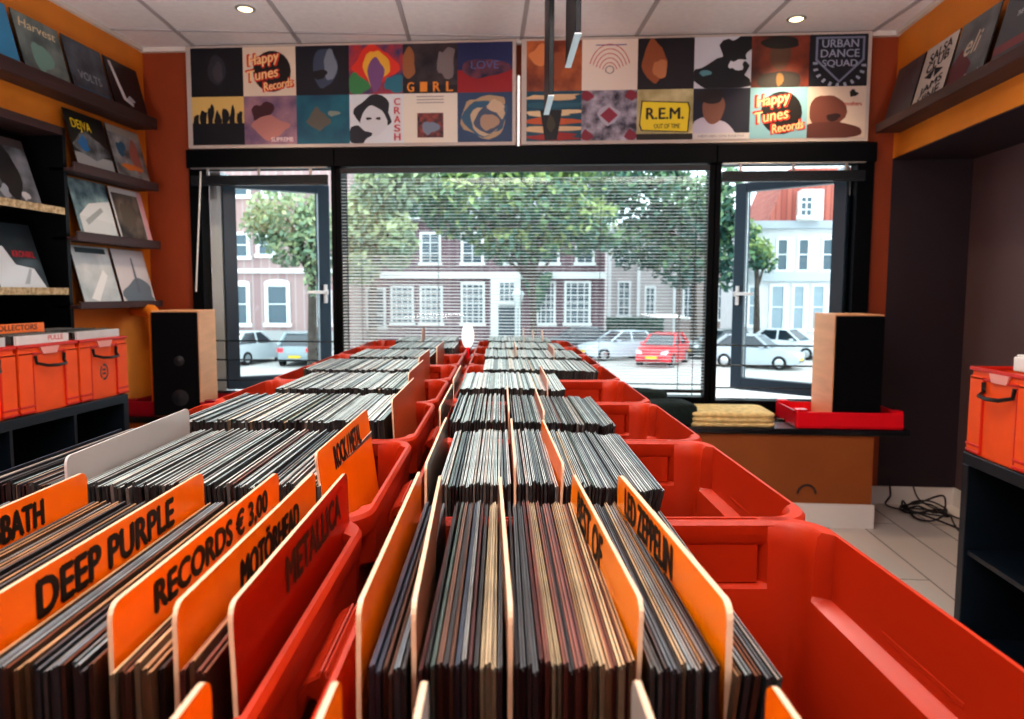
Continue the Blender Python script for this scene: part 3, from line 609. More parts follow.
# ------------------------------------------------------------------ record crates in two rows on black tables
def crate_mesh(w, d, h):
    """open crate with rounded corners, rolled rim and an outset grip panel high in every wall"""
    hw, hd = w / 2, d / 2; rc = .035
    def ring(off, band, lvl):
        pts = []
        x, y = hw + off, hd + off; r = max(.008, rc + off)
        corners = [(x - r, -(y - r), -PI / 2), (x - r, y - r, 0), (-(x - r), y - r, PI / 2), (-(x - r), -(y - r), PI)]
        sides = [((1, 0), (0, 1), x, y - r), ((0, 1), (-1, 0), y, x - r), ((-1, 0), (0, -1), x, y - r), ((0, -1), (1, 0), y, x - r)]
        for ci, (cx, cy, a0) in enumerate(corners):
            for k in range(7):
                a = a0 + PI / 2 * k / 6; pts.append((cx + r * math.cos(a), cy + r * math.sin(a), lvl))
            (nx, ny), (tx, ty), dist, half = sides[ci]
            f = half - .004
            for q, b in ((-f, 0), (-f + .009, 1), (f - .009, 1), (f, 0)):
                o = dist + b * band; pts.append((nx * o + tx * q, ny * o + ty * q, lvl))
        return pts
    T = .005; B = .014
    R = [ring(-.026, 0, 0), ring(-.020, 0, .004), ring(-.004, 0, h - .068), ring(-.003, B, h - .062), ring(-.002, B, h - .024), ring(.012, 0, h - .024), ring(.014, 0, h - .020), ring(.014, 0, h - .004), ring(.011, 0, h),
         ring(-.001, B * .6, h), ring(-.005, B * .9, h - .005), ring(-.002 - T, B, h - .024), ring(-.003 - T, B, h - .061), ring(-.004 - T, 0, h - .066), ring(-.024 - T, 0, .008), ring(-.03 - T, 0, .005)]
    mb = MB(); mb.loft(R, 0, True, True, True); return mb
HC = .305; ZT = .675
def grip_mb(sx, w):
    mb = MB(); x0 = sx * (w / 2 + .005); prof = [(0, -.05), (.012, -.03), (.020, -.026), (.022, -.022), (.026, -.038), (.022, -.046), (.014, -.042), (.006, -.062)]
    mb.prism([(x0 + sx * u, HC + v) for u, v in prof], -.055, .055, lambda u, v, a: (u, a, v)); return mb
def make_crate(w, name, label):
    t = thing(name, label, 'crate', group=None)
    crate_mesh(w, .385, HC).build('crate_body', M_crate, t, angle=35)
    for sx in (-1, 1): grip_mb(sx, w).build('grip_handle', M_crate, t, bevel=.002)
    return t
ords = ['nearest', 'second', 'third', 'fourth', 'fifth', 'sixth', 'seventh', 'eighth']
TOPZ = ZT + .0055
T0, TP = .52, .394
def ctr(n): return T0 + TP * n
protoL = protoR = None
for n in range(-1, 8):
    for side in 'LR':
        w = .43 if side == 'L' else .385; s0 = -.357 if side == 'L' else .107
        where = 'wall-shelf' if side == 'L' else 'alcove'
        if n < 0: lb = 'orange record crate cut off by the lower photo edge, row on the %s side' % where
        else: lb = '%s full orange record crate from the viewer, row on the %s side' % (ords[n], where)
        pr = protoL if side == 'L' else protoR
        if pr is None:
            pr = make_crate(w, 'record_crate', lb); o = pr
            if side == 'L': protoL = pr
            else: protoR = pr
        else: o = dup(pr)
        o['label'] = lb; o['group'] = 'orange record crates in the two rows'
        o.location = rp(s0, ctr(n), ZT); o.rotation_euler = (0, 0, ROW)
# tables
for k, (t0, t1) in enumerate(((-.10, 1.72), (1.73, 3.50))):
    t = thing('display_table', ('black table carrying the record crates, near the viewer' if k == 0 else 'black table carrying the record crates, near the window'), 'table', rp(-.12, (t0 + t1) / 2, 0), (0, 0, ROW)); L = (t1 - t0) / 2
    mb = MB(); mb.box(-.44, .42, -L, L, ZT - .03, ZT); mb.build('tabletop', M_black, t)
    for sx in (-.40, .38):
        for sy in (-L + .05, L - .05):
            mb = MB(); mb.box(sx - .025, sx + .025, sy - .025, sy + .025, 0, ZT - .03); mb.build('leg', M_black, t)

# ---------------------------------------------------------------- records
REC = []
def recmat(name, c, edge):
    return (mat('sleeve_' + name, tuple(int(v * .42 + 4) for v in c), .45, .2, 0, .2, 60), mat('sleeve_edge_' + name, edge, .34, .7, 0, .25, 110, None, 0, 0, .6, (1, .2, 1), .22))  # sides darkened as painted shade, top edges paled as painted window sheen
PAL = [('black', (24, 24, 28), (52, 52, 56)), ('charcoal', (48, 50, 56), (92, 96, 100)), ('grey', (110, 112, 112), (150, 152, 150)), ('cream', (206, 186, 150), (214, 190, 150)),
       ('tan', (170, 128, 88), (186, 148, 110)), ('brown', (96, 60, 44), (120, 80, 60)), ('rust', (120, 56, 44), (146, 90, 76)), ('navy', (34, 44, 66), (60, 72, 92)),
       ('white', (214, 212, 206), (222, 218, 208)), ('maroon', (84, 30, 36), (110, 60, 60)), ('slate', (70, 84, 94), (116, 130, 138)), ('green', (60, 84, 78), (104, 128, 122)),
       ('silver', (120, 128, 126), (212, 224, 222)), ('mist', (90, 100, 100), (186, 204, 202)), ('steel', (60, 70, 74), (146, 166, 170)), ('coal', (24, 28, 34), (88, 102, 110))]
RM = {n: recmat(n, c, e) for n, c, e in PAL}
names = [p[0] for p in PAL]
LPH = .315
_rm = {}
def rec_mesh(cn, th):
    k = (cn, th)
    if k not in _rm:
        mb = MB(); x = th / 2; g = .00035
        # worn paper edge on top, paled for window sheen, with the slit of the open sleeve mouth
        mb.prism([(-x, 0), (x, 0), (x, LPH - .0006), (x - .0004, LPH), (g, LPH), (g, LPH - .003), (-g, LPH - .003), (-g, LPH - .001), (-x + .0004, LPH - .001), (-x, LPH - .0016)], 0, LPH, lambda u, v, a: (u, a, v))
        mb.m = [0, 0] + [0, 0, 1, 1, 0, 0, 0, 1, 1, 0]
        me = mb.mesh('record_sleeve', RM[cn])
        _rm[k] = me
    return _rm[k]
U = ['', 'first', 'second', 'third', 'fourth', 'fifth', 'sixth', 'seventh', 'eighth', 'ninth', 'tenth', 'eleventh', 'twelfth', 'thirteenth', 'fourteenth', 'fifteenth', 'sixteenth', 'seventeenth', 'eighteenth', 'nineteenth', 'twentieth']
TENS = {2: 'twenty', 3: 'thirty', 4: 'forty', 5: 'fifty', 6: 'sixty', 7: 'seventy', 8: 'eighty'}
TEND = {3: 'thirtieth', 4: 'fortieth', 5: 'fiftieth', 6: 'sixtieth', 7: 'seventieth', 8: 'eightieth'}
def ordn(n):
    if n <= 20: return U[n]
    return TEND[n // 10] if n % 10 == 0 else TENS[n // 10] + '-' + U[n % 10]
def pick(weights):
    x = rnd.random() * sum(weights.values())
    for k, w in weights.items():
        x -= w
        if x <= 0: return k
    return k
WARM = dict(black=2, charcoal=2, grey=1, cream=3, tan=3, brown=4, rust=1.6, navy=1, white=.6, maroon=1.2, slate=.8)
DARK = dict(black=4, charcoal=3, grey=2, navy=2, slate=3, brown=3, cream=.9, tan=.8, green=.8, steel=2, maroon=1)
COOL = dict(silver=7, mist=5, steel=3, coal=1.6, white=2, grey=1, green=1, cream=.3, rust=.25, tan=.15)
recs = []
def lean_of(s, s_hi, side):
    if side == 'R': return max(0, (s - .09) / .09) * .16
    return 0
def section(s0, s1, t0, palfn, where, group, side, pitch=.0032, ztop=1.0, leanfn=None, jit=.003):
    """sleeves stand between s0 and s1 (positions of their top edges)"""
    n = max(1, int((s1 - s0) / pitch)); k = 0
    for i in range(n):
        s = s0 + (i + .5) * (s1 - s0) / n; k += 1
        cn = pick(palfn(s)); th = rnd.choice((.0022, .0027, .003, .0034)); le = (leanfn(s) if leanfn else 0) + rnd.uniform(-.007, .007)
        zt = ztop + rnd.uniform(-jit, jit * .8) - abs(le) * .03
        o = bpy.data.objects.new('vinyl_record', rec_mesh(cn, th)); C.objects.link(o)
        bz = max(TOPZ, zt - LPH * math.cos(le))
        o.location = rp(s - math.sin(le) * LPH, t0 + rnd.uniform(-.003, .005), bz); o.rotation_euler = (0, le, ROW + rnd.uniform(-.004, .004))
        o['label'] = '%s record sleeve %s' % (ordn(k), where); o['category'] = 'record'; o['group'] = group
GR1, GL1, GR2, GL2, GR3 = 'records in the nearest crate on the alcove side', 'records in the nearest crate on the wall-shelf side', 'records in the second crate on the alcove side', 'records in the second crate on the wall-shelf side', 'records in the third crate on the alcove side'
def warm(s): return WARM
def dark(s): return DARK
def cool(s): return COOL
TA = .388
# row 1, alcove side
section(-.070, -.050, TA, dark, 'right of the blank tilted card at the crate end, nearest alcove-side crate', GR1, 'R')
section(-.044, .002, TA, lambda s: DARK if s < -.01 else WARM, 'right of the first pale-edged blank card, nearest alcove-side crate', GR1, 'R')
section(.008, .074, TA, lambda s: DARK if s < .024 else dict(cream=5, tan=4, rust=2, brown=2, black=.5, white=.6, maroon=.5), 'right of the second pale-edged blank card, nearest alcove-side crate', GR1, 'R')
section(.082, .120, TA, lambda s: DARK, 'between the two lettered amber cards, nearest alcove-side crate', GR1, 'R', .0033, .998)
section(.128, .156, TA, dark, 'leaning right of the thick-edged amber card, nearest alcove-side crate', GR1, 'R', .005, .985, lambda s: .10 + (s - .128) * 2)
# row 1, wall-shelf side
section(-.470, -.398, TA, warm, 'left of the half-cropped card, nearest wall-side crate', GL1, 'L', .0034)
section(-.388, -.288, TA, lambda s: dict(cream=3, tan=3, brown=2, grey=2, charcoal=2, slate=1, white=1), 'right of the half-cropped card, before the two-word card', GL1, 'L', .0034)
section(-.278, -.217, TA, lambda s: dict(charcoal=3, grey=3, brown=2, tan=1.5, steel=2, slate=2, cream=.8, black=1), 'right of the two-word card, nearest wall-side crate', GL1, 'L', .0034)
section(-.208, -.181, TA, lambda s: dict(cream=3, tan=2, brown=2, black=2), 'right of the euro price card, nearest wall-side crate', GL1, 'L', .0034)
section(-.172, -.156, TA, lambda s: dict(brown=2, tan=1, black=2, rust=2), 'between the last two cards, nearest wall-side crate', GL1, 'L', .0034)
# row 2
TB = .776
def tailR(a, k, base=0): return lambda s: base + max(0, (s - a)) * k
section(-.066, .012, TB, cool, 'left of the upright brown card, second alcove-side crate', GR2, 'R', .0037, 1.0, lambda s: .02)
section(.019, .062, TB, cool, 'right of the upright brown card, second alcove-side crate', GR2, 'R', .0037)
section(.070, .176, TB, cool, 'right of the tilted orange card, second alcove-side crate', GR2, 'R', .0039, 1.0, tailR(.07, 1.9, .02))
section(-.556, -.456, TB, lambda s: DARK, 'left of the grey sheet, second wall-side crate', GL2, 'L', .0039)
section(-.446, -.190, TB, cool, 'right of the grey sheet, second wall-side crate', GL2, 'L', .0039, 1.0, lambda s: -.05)
# row 3
TCC = 1.170
section(-.080, .010, TCC, cool, 'left of the brown card, third alcove-side crate', GR3, 'R', .0042, 1.0, lambda s: .02)
section(.018, .185, TCC, cool, 'right of the brown card, third alcove-side crate', GR3, 'R', .0044, 1.0, tailR(.03, 1.3, .02))

# everything filed farther back (and in the stacking crates): one mass
mb = MB()
def mass(s0, s1, t0, ztop=1.0, le0=0, lek=0, pal=COOL, pitch=.0043):
    n = int((s1 - s0) / pitch)
    for i in range(n):
        s = s0 + (i + .5) * pitch; cn = pick(pal); th = rnd.choice((.0034, .0038, .0042)); le = le0 + lek * max(0, s - s0 - (s1 - s0) * .5) + rnd.uniform(-.01, .01)
        zt = ztop + rnd.uniform(-.003, .002) - abs(le) * .03
        m4 = Matrix.Translation(rp(s - math.sin(le) * LPH, t0 + rnd.uniform(-.003, .004), max(TOPZ, zt - LPH * math.cos(le)))) @ Matrix.Rotation(ROW, 4, 'Z') @ Matrix.Rotation(le, 4, 'Y')
        k0 = len(mb.f); mb.box(-th / 2, th / 2, 0, LPH, 0, LPH, names.index(cn) * 2, m4); mb.m[k0 + 1] = names.index(cn) * 2 + 1
mass(-.505, -.180, TCC, 1.0, -.05)
mass(-.50, -.15, TA - TP, 1.0); mass(-.06, .20, TA - TP, 1.0)
for n, (l0, l1, r0, r1) in enumerate(((-.472, -.20, -.085, .14), (-.515, -.225, -.045, .262), (-.475, -.22, -.05, .26), (-.41, -.165, -.045, .24), (-.44, -.19, -.05, .22))):
    t0 = TA + TP * (n + 3)
    mass(l0, l1, t0, 1.0, -.04); mass(r0, r1, t0, 1.0, .01, .9)
def mass_x(x0, x1, yc, z0, h, wid=.30):
    n = int((x1 - x0) / .0045)
    for i in range(n):
        cn = pick(dict(white=5, grey=3, slate=2, cream=1, black=1)); x = x0 + i * .0045; zz = z0 + h + rnd.uniform(-.006, .004)
        k0 = len(mb.f); mb.box(x, x + .0034, yc - wid / 2 + rnd.uniform(-.003, .003), yc + wid / 2, z0, zz, names.index(cn) * 2); mb.m[k0 + 1] = names.index(cn) * 2 + 1
for yc in (3.245, 2.885, 2.525): mass_x(-2.43, -2.155, yc, .7245, .300)
mats = []
for nme in names: mats += list(RM[nme])
o = mb.build('filed_records', mats); tag(o, 'rows of record sleeves filed in the farther crates and the stacking crates', 'records', None, 'stuff')
# front sleeves of the stacking crates
for yc, c, lb in ((3.245, (206, 208, 208), 'pale sleeve at the front of the stacking crate with the emblem'), (2.885, (222, 222, 220), 'white sleeve with red lettering at the front of the middle stacking crate'), (2.525, (200, 206, 208), 'pale sleeve at the front of the cropped stacking crate')):
    t = thing('vinyl_record', lb, 'record', (-2.137, yc, .7245), (0, 0, PI / 2))
    mb = MB(); mb.box(-.152, .152, 0, .012, 0, .300); mb.build('sleeve', mat('front_sleeve_%d' % c[0], c, .4, .3, 0, .06, 20), t, bevel=.001)
    if c[0] == 222:
        mb = MB(); put_text(mb, 'PULLE', lambda u, v: (u, -.0006, v), .07, .286, .09, .02, 0, .02); mb.build('lettering', ink((206, 50, 60)), t)
for k, (dz, dy) in enumerate(((0, 0), (.006, .01))):
    pass
mb = MB(); mb.box(-.16, .16, -.16, .16, 0, .045); mb.box(-.155, .155, -.155, .155, .045, .052)
tag(mb.build('record_box', M_paper, None, (1.53, 2.27, .966), (0, 0, .05), bevel=.003), 'white flat box lying on top of the stacking crate near the alcove', 'box')
mb = MB(); mb.prism([(-.04, 0), (.04, 0), (.03, .06), (-.02, .075)], -.05, .05, lambda u, v, a: (u, a, v)); tag(mb.build('paper_bag', M_paper, None, (1.50, 2.2, 1.0185), bevel=.004), 'crumpled white paper on the flat box near the alcove', 'paper')

# ---------------------------------------------------------------- divider cards
def divider(s, t0, label, zt=1.03, L=.308, face=None, txt=None, tw=.2, tc=.5, th=.0028, le=0, yawd=0, m=None, edge=None, hgt=.345, cap=.024, tv=.016, r=.012, base=None):
    m = m or M_div; edge = edge or M_divedge
    r = .009 if r == .012 else r
    t = thing('divider_card', label, 'divider', (0, 0, 0), (0, le, ROW + yawd), 'divider cards standing among the records')
    t.location = rp(s - math.sin(le) * hgt, t0, zt - hgt * math.cos(le))
    pts = [(0, 0), (L, 0)] + [(L - r + r * math.cos(a), hgt - r + r * math.sin(a)) for a in (0, PI / 8, PI / 4, 3 * PI / 8, PI / 2)] + [(r - r * math.sin(a), hgt - r + r * math.cos(a)) for a in (0, PI / 8, PI / 4, 3 * PI / 8, PI / 2)]
    mb = MB(); mb.prism(pts, -th / 2, th / 2, lambda u, v, a: (a, u, v), 0, 1); mb.build('card', [m, edge], t)
    if txt:
        mb = MB(); sg = 1 if face == '+' else -1; x = sg * (th / 2 + .0004)
        put_text(mb, txt, lambda u, v: (x, (L * tc + u) if sg > 0 else (L * tc - u), v), 0, hgt - tv, tw, cap, 0, .085); mb.build('lettering', M_ink, t)
    return t
# nearest row, wall-shelf side
divider(-.393, .397, 'orange card with half-cropped lettering, farthest from the aisle', face='+', txt='BLACK SABBATH', tw=.165, tc=.505, cap=.022, tv=.018)
divider(-.283, .397, 'long orange card with two fully visible words in black capitals', face='+', txt='DEEP PURPLE', tw=.19, tc=.47, cap=.023, tv=.018)
divider(-.212, .397, 'orange card with the euro price lettering', face='+', txt='RECORDS € 3,00', tw=.22, tc=.52, cap=.023, tv=.0175)
divider(-.177, .397, 'orange card with umlaut lettering next to the euro price card', face='+', txt='MOTÖRHEAD', tw=.145, tc=.56, cap=.026, tv=.02)
divider(-.147, .397, 'see-through orange card with shadowed lettering, last before the empty crate end', face='+', txt='METALLICA', tw=.17, tc=.6, cap=.024, tv=.022, le=-.03, m=M_divsee)
# nearest row, alcove side
divider(-.077, .397, 'blank orange card tilted against the crate wall facing the row end', L=.315, le=.01)
divider(-.047, .397, 'first thin blank card seen edge on, pale edged, in the nearest crate', L=.30, yawd=.03, m=mat('brown_divider', (130, 84, 60), .4, .2))
divider(.006, .392, 'second thin blank card seen edge on, pale edged, in the nearest crate', L=.30, yawd=.02, m=mat('brown_divider', (130, 84, 60), .4, .2))
divider(.079, .400, 'amber card with narrow lettering, left of the thick-edged amber card', face='-', txt='BEST OF', tw=.13, tc=.62, cap=.026, tv=.018, le=.03, yawd=.03, L=.30, m=M_amber)
divider(.127, .397, 'amber card with a thick pale edge and black capitals, beside the empty crate', face='-', txt='LED ZEPPELIN', tw=.155, tc=.62, cap=.024, tv=.017, yawd=.045, th=.004, L=.30, m=M_amber)
# cards of the crates at the lower edge, only their far corners show
for s, lb, zt, m in ((-.130, 'orange card corner at the lower edge beside the see-through card', 1.03, M_div), (-.072, 'orange card corner at the lower edge in the gap between the rows', 1.03, M_div), (-.033, 'pale card corner at the lower edge under the brown sleeves', 1.03, M_greydiv), (.061, 'pale card corner at the lower edge under the cream sleeves', 1.03, M_greydiv), (.122, 'orange card corner at the lower edge by the empty crate', 1.027, M_div)):
    divider(s, .015, lb, zt=zt, m=m, L=.308, yawd=.0)
# second row
divider(-.448, .768, 'grey blank sheet standing among the records, second wall-side crate', m=M_greydiv, edge=mat('grey_sheet_edge', (190, 190, 188), .4), L=.33, yawd=.03)
divider(-.196, .786, 'orange card tilted back with two words parted by a slash', face='+', txt='ROCK / METAL', tw=.16, tc=.5, cap=.026, tv=.022, le=-.13, L=.305, hgt=.34)
M_bdiv = mat('dull_orange_divider', (170, 84, 44), .4, .2)
divider(.016, .776, 'upright brown card in the second alcove-side crate', zt=1.022, m=M_bdiv, L=.29)
divider(.067, .776, 'tilted orange card in the second alcove-side crate', zt=1.02, L=.29, le=.05, yawd=.02)
divider(.014, 1.18, 'upright brown card in the third alcove-side crate', zt=1.018, m=M_bdiv, L=.29)
divider(.07, 1.18, 'dull orange card leaning in the third alcove-side crate', zt=1.012, m=M_bdiv, L=.29, le=.07)
divider(-.173, 1.19, 'dull orange card at the aisle end of the third wall-side crate', zt=1.03, m=M_bdiv, L=.315, le=-.05)
divider(-.195, 1.585, 'dull orange card at the aisle end of the fourth wall-side crate', zt=1.03, m=M_bdiv, L=.315, le=-.05)
divider(-.078, .776, 'glassy card at the aisle end of the second alcove-side crate', zt=1.02, m=mat('smoky_divider', (96, 84, 76), .3, .4), L=.31, le=.0)
divider(-.095, 1.175, 'smoky card at the aisle end of the third alcove-side crate', zt=1.02, m=mat('smoky_divider', (96, 84, 76), .3, .4), L=.31)
divider(-.098, 1.565, 'smoky card at the aisle end of the fourth alcove-side crate', zt=1.02, m=mat('smoky_divider', (96, 84, 76), .3, .4), L=.31)
for s, t0, zt, lb in ((.10, 1.565, 1.02, 'dull orange card in the fourth alcove-side crate'), (-.214, 1.97, 1.03, 'dull orange card at the aisle end of the fifth wall-side crate'), (.05, 2.36, 1.03, 'dull orange card in the sixth alcove-side crate'), (.17, 2.36, 1.025, 'dull orange card near the empty end of the sixth alcove-side crate'), (-.20, 2.36, 1.03, 'dull orange card at the aisle end of the sixth wall-side crate')):
    divider(s, t0, lb, zt=zt, m=M_bdiv, L=.30)
M_wdiv = mat('white_divider', (232, 232, 228), .4, .2)
for s, t0, zt, lb in ((.10, 3.15, 1.05, 'white card sticking up among the farthest records, left of its neighbours'), (.14, 3.15, 1.045, 'pale card sticking up among the farthest records, between two others'), (.18, 3.15, 1.045, 'pale card sticking up among the farthest records, right of its neighbours'), (-.33, 3.15, 1.05, 'brown rounded card sticking up in the farthest wall-side crate')):
    divider(s, t0, lb, zt=zt, m=M_wdiv if s > 0 else M_bdiv, L=.15, r=.05)
mb = MB(); n = 18
mb.disc((0, 0, 0), .05, .05, .004, 'y', 24)
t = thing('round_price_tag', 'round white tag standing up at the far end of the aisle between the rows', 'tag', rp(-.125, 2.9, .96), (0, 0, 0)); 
mb = MB(); mb.prism([(.024 * math.cos(2 * PI * k / 24), .075 + .050 * math.sin(2 * PI * k / 24)) for k in range(24)], -.003, .003, lambda u, v, a: (u, a, v)); mb.build('tag_disc', mat('white_tag_glow', (250, 250, 248), .4, 0, 0, 0, 8, None, .35), t)  # faint glow added to the disc to mimic glare; it is no lamp
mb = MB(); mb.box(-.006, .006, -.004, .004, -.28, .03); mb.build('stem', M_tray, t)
# genre card in the stacking crates
t = thing('divider_card', 'orange genre card rising above the white sleeves below the bookcase', 'divider', (-2.30, 2.94, .72), (0, 0, 0), 'divider cards standing among the records')
mb = MB(); mb.box(-.0015, .0015, -.17, .17, .01, .345); mb.build('card', M_div, t)
mb = MB(); put_text(mb, 'COLLECTORS', lambda u, v: (.0021, u, v), 0.0, .328, .25, .022, 0, .035); mb.build('lettering', M_ink, t)

# ------------------------------------------------------------------ hanging signs
def hanging(s, t0, t1, zb, zt, label, th=.02):
    t = thing('hanging_sign', label, 'sign', rp(s, t0, zb), (0, 0, ROW)); L = t1 - t0
    mb = MB(); mb.box(-th / 2, th / 2, 0, L, 0, zt - zb); mb.build('sign_board', mat('dark_glossy_sign', (10, 12, 18), .45, .1, 0, 0, 8, None, 0, 0, .3), t, bevel=.002)
    mb = MB(); mb.box(-th / 2 - .002, th / 2 + .002, 0, L, -.004, 0); mb.build('edge_strip', M_alu, t)
    for y in (.06, L - .06):
        mb = MB(); mb.tube([(0, y, zt - zb), (0, y, ZC - zb)], .003, 6); mb.build('chain', M_blackpl, t)
hanging(.263, 2.64, 3.03, 2.085, 2.5, 'dark glossy sign board hanging edge on from the ceiling, the shorter of two')
hanging(.200, 3.06, 3.38, 1.985, 2.52, 'dark glossy sign board hanging edge on from the ceiling, reaching lower than the other')

# ------------------------------------------------------------------ ceiling spots
def spot(x, y, label, show=True):
    t = thing('ceiling_spotlight', label, 'spotlight', (x, y, ZC), (0, 0, 0), 'recessed ceiling spotlights')
    mb = MB(); n = 24
    P = lambda r, z: [(r * math.cos(2 * PI * k / n), r * math.sin(2 * PI * k / n), z) for k in range(n)]
    mb.loft([P(.05, -.0005), P(.05, -.006), P(.036, -.008), P(.034, -.002)], 0, True, False, False); mb.build('trim_ring', M_alu, t)
    mb = MB(); mb.loft([P(.034, -.003), P(.03, -.009), P(.012, -.014)], 0, True, True, True); mb.build('bulb', mat('warm_bulb', (255, 226, 170), .4, 0, 0, 0, 8, None, 6), t)
    l = bpy.data.lights.new('spot_lamp', 'SPOT'); l.energy = 30; l.color = (1, .78, .52); l.spot_size = 1.9; l.spot_blend = .8; l.shadow_soft_size = .04
    lo = bpy.data.objects.new('spot_lamp', l); C.objects.link(lo); lo.location = (0, 0, -.03); lo.parent = t
spot(-1.66, 3.815, 'round recessed ceiling spotlight above the dusk skyline poster'); spot(1.15, 4.144, 'round recessed ceiling spotlight above the yellow poster print')

# ------------------------------------------------------------------ cables on the alcove floor
rc = random.Random(4)
def cable(pts, label, r=.005):
    q = [Vector(p) for p in pts]; out = []
    for i in range(len(q) - 1):
        p0, p1, p2, p3 = q[max(i - 1, 0)], q[i], q[i + 1], q[min(i + 2, len(q) - 1)]
        for k in range(6):
            u = k / 6; out.append(.5 * ((2 * p1) + (p2 - p0) * u + (2 * p0 - 5 * p1 + 4 * p2 - p3) * u * u + (3 * p1 - p0 - 3 * p2 + p3) * u ** 3))
    out.append(q[-1])
    for p in out: p.z = max(p.z, r)
    mb = MB(); mb.tube(out, r, 6); return tag(mb.build('power_cable', mat('cable_black', (30, 22, 28), .5)), label, 'cable')
loop = [(1.82, 4.37, .16), (1.83, 4.36, .06), (1.80, 4.3, .008)]
for k in range(26):
    a = k * .9; loop.append((1.93 + .12 * math.cos(a) + .03 * rc.uniform(-1, 1), 4.16 + .13 * math.sin(a * 1.03) + .04 * rc.uniform(-1, 1), .008 + .05 * abs(math.sin(k * 1.7)) * (k % 3 == 0) + .002 * k))
loop += [(1.95, 3.95, .02), (2.0, 3.8, .008), (1.95, 3.6, .008), (1.8, 3.4, .008)]
cable(loop, 'tangled black cable lying on the floor of the alcove')
cable([(1.95, 4.36, .12), (1.98, 4.33, .04), (2.05, 4.2, .008), (2.12, 4.0, .008), (2.14, 3.8, .03), (2.05, 3.75, .008), (1.97, 3.85, .008), (2.0, 4.02, .04), (2.08, 4.1, .008), (2.16, 3.9, .008)], 'thin dark cable looping beside the tangle in the alcove', .004)

# ------------------------------------------------------------------ outside; houses and leaves paled to stand in for haze
ZG = -2.1
gm, gmp = brick_mat('pale_street_paving', (206, 200, 194), (186, 182, 180), (150, 146, 144), 1, .4, .2, .02)
mb = MB(); mb.box(-70, 70, 4.9, 110, ZG - .2, ZG); struct(mb.build('street', gm))
M_wood_white = mat('white_joinery', (236, 238, 238), .5)
M_pane = mat('dark_window_pane', (70, 92, 104), .12, .5)
def brick(name, c1, c2, mo): return brick_mat(name, c1, c2, mo, 1, .5, .16, .03)[0]
def b_window(parent, Y, x0, y0, x1, y1, cols=2, rows=3, arch=False, fw_=.12, face=.0, pm=None):
    a, b = at(x0, y1, Y), at(x1, y0, Y); X0, X1, Z0, Z1 = a.x, b.x, a.z, b.z; yf = Y
    mb = MB(); mb.box(X0, X0 + fw_, yf - .12, yf + .1, Z0, Z1); mb.box(X1 - fw_, X1, yf - .12, yf + .1, Z0, Z1); mb.box(X0 + fw_, X1 - fw_, yf - .12, yf + .1, Z1 - fw_, Z1); mb.box(X0 - .08, X1 + .08, yf - .18, yf + .1, Z0 - .1, Z0 + fw_ * .6)
    for k in range(1, cols): x = X0 + (X1 - X0) * k / cols; mb.box(x - .03, x + .03, yf - .1, yf, Z0, Z1)
    for k in range(1, rows): z = Z0 + (Z1 - Z0) * k / rows; mb.box(X0, X1, yf - .1, yf, z - .03, z + .03)
    if arch:
        n = 10; cx = (X0 + X1) / 2; hw = (X1 - X0) / 2
        mb.prism([(cx + hw * math.cos(PI * k / n), Z1 + .28 * hw * math.sin(PI * k / n)) for k in range(n + 1)], yf - .12, yf, lambda u, v, q: (u, q, v))
    o = mb.build('window', M_wood_white, parent)
    mb = MB(); mb.box(X0 + .04, X1 - .04, yf - .05, yf - .02, Z0 + .02, Z1 - .02); mb.build('pane', pm or M_pane, o)
def b_box(parent, name, Y, x0, y0, x1, y1, m, d0=-.1, d1=.1, z0=None):
    a, b = at(x0, y1, Y), at(x1, y0, Y)
    mb = MB(); mb.box(a.x, b.x, Y + d0, Y + d1, a.z if z0 is None else z0, b.z); return mb.build(name, m, parent)
# house seen through the casement beside the pipe
bA = thing('brick_house', 'pale pink brick house with arched white windows, behind the casement with the wand', 'house')
YA = 42
b_box(bA, 'wall', YA, 150, 130, 348, 345, brick('pink_brick', (176, 150, 148), (162, 136, 136), (186, 176, 172)), 0, 3.2, ZG)
b_box(bA, 'plinth', YA, 150, 331, 348, 345, mat('grey_stone', (170, 172, 172), .8), -.15, 0, ZG)
b_box(bA, 'cornice', YA, 150, 269, 348, 273, M_wood_white, -.2, 0)
for w in ((236, 283, 250, 325), (266, 283, 290, 325), (318, 290, 332, 325), (186, 283, 206, 325)): b_window(bA, YA, *w, 1, 2, w[0] < 300, .2)
for w in ((233, 232, 250, 258), (257, 234, 276, 256), (232, 176, 250, 197), (262, 176, 280, 197), (186, 232, 206, 258), (312, 232, 330, 258)): b_window(bA, YA, *w, 1, 2, False, .18)
# long mauve brick house opposite
YBd = 46
bB = thing('brick_house', 'long dark mauve brick house with tall white paned windows, opposite the blind', 'house')
b_box(bB, 'wall', YBd, 348, 215, 606, 345, brick('mauve_brick', (122, 96, 104), (104, 80, 90), (150, 134, 136)), 0, 8, ZG)
a, b = at(345, 222, YBd), at(609, 160, YBd)
mb = MB(); mb.prism([(YBd - .4, a.z), (YBd + 8, a.z), (YBd + 4, b.z)], a.x, b.x, lambda u, v, q: (q, u, v)); mb.build('roof', mat('slate_roof', (128, 132, 140), .6, 0, 0, .2, 4), bB)
b_box(bB, 'chimney', YBd, 411, 172, 419, 213, brick('chimney_brick', (150, 104, 100), (130, 90, 88), (160, 140, 136)), 1, 2)
b_box(bB, 'cornice', YBd, 346, 272, 606, 278, M_wood_white, -.3, 0)
b_box(bB, 'eaves', YBd, 346, 214, 608, 220, M_wood_white, -.5, 0)
for w in ((391, 286, 414, 324), (420, 286, 443, 324), (461, 282, 485, 324), (536, 281, 556, 324), (564, 281, 591, 324)): b_window(bB, YBd, *w, 4, 6, False, .14)
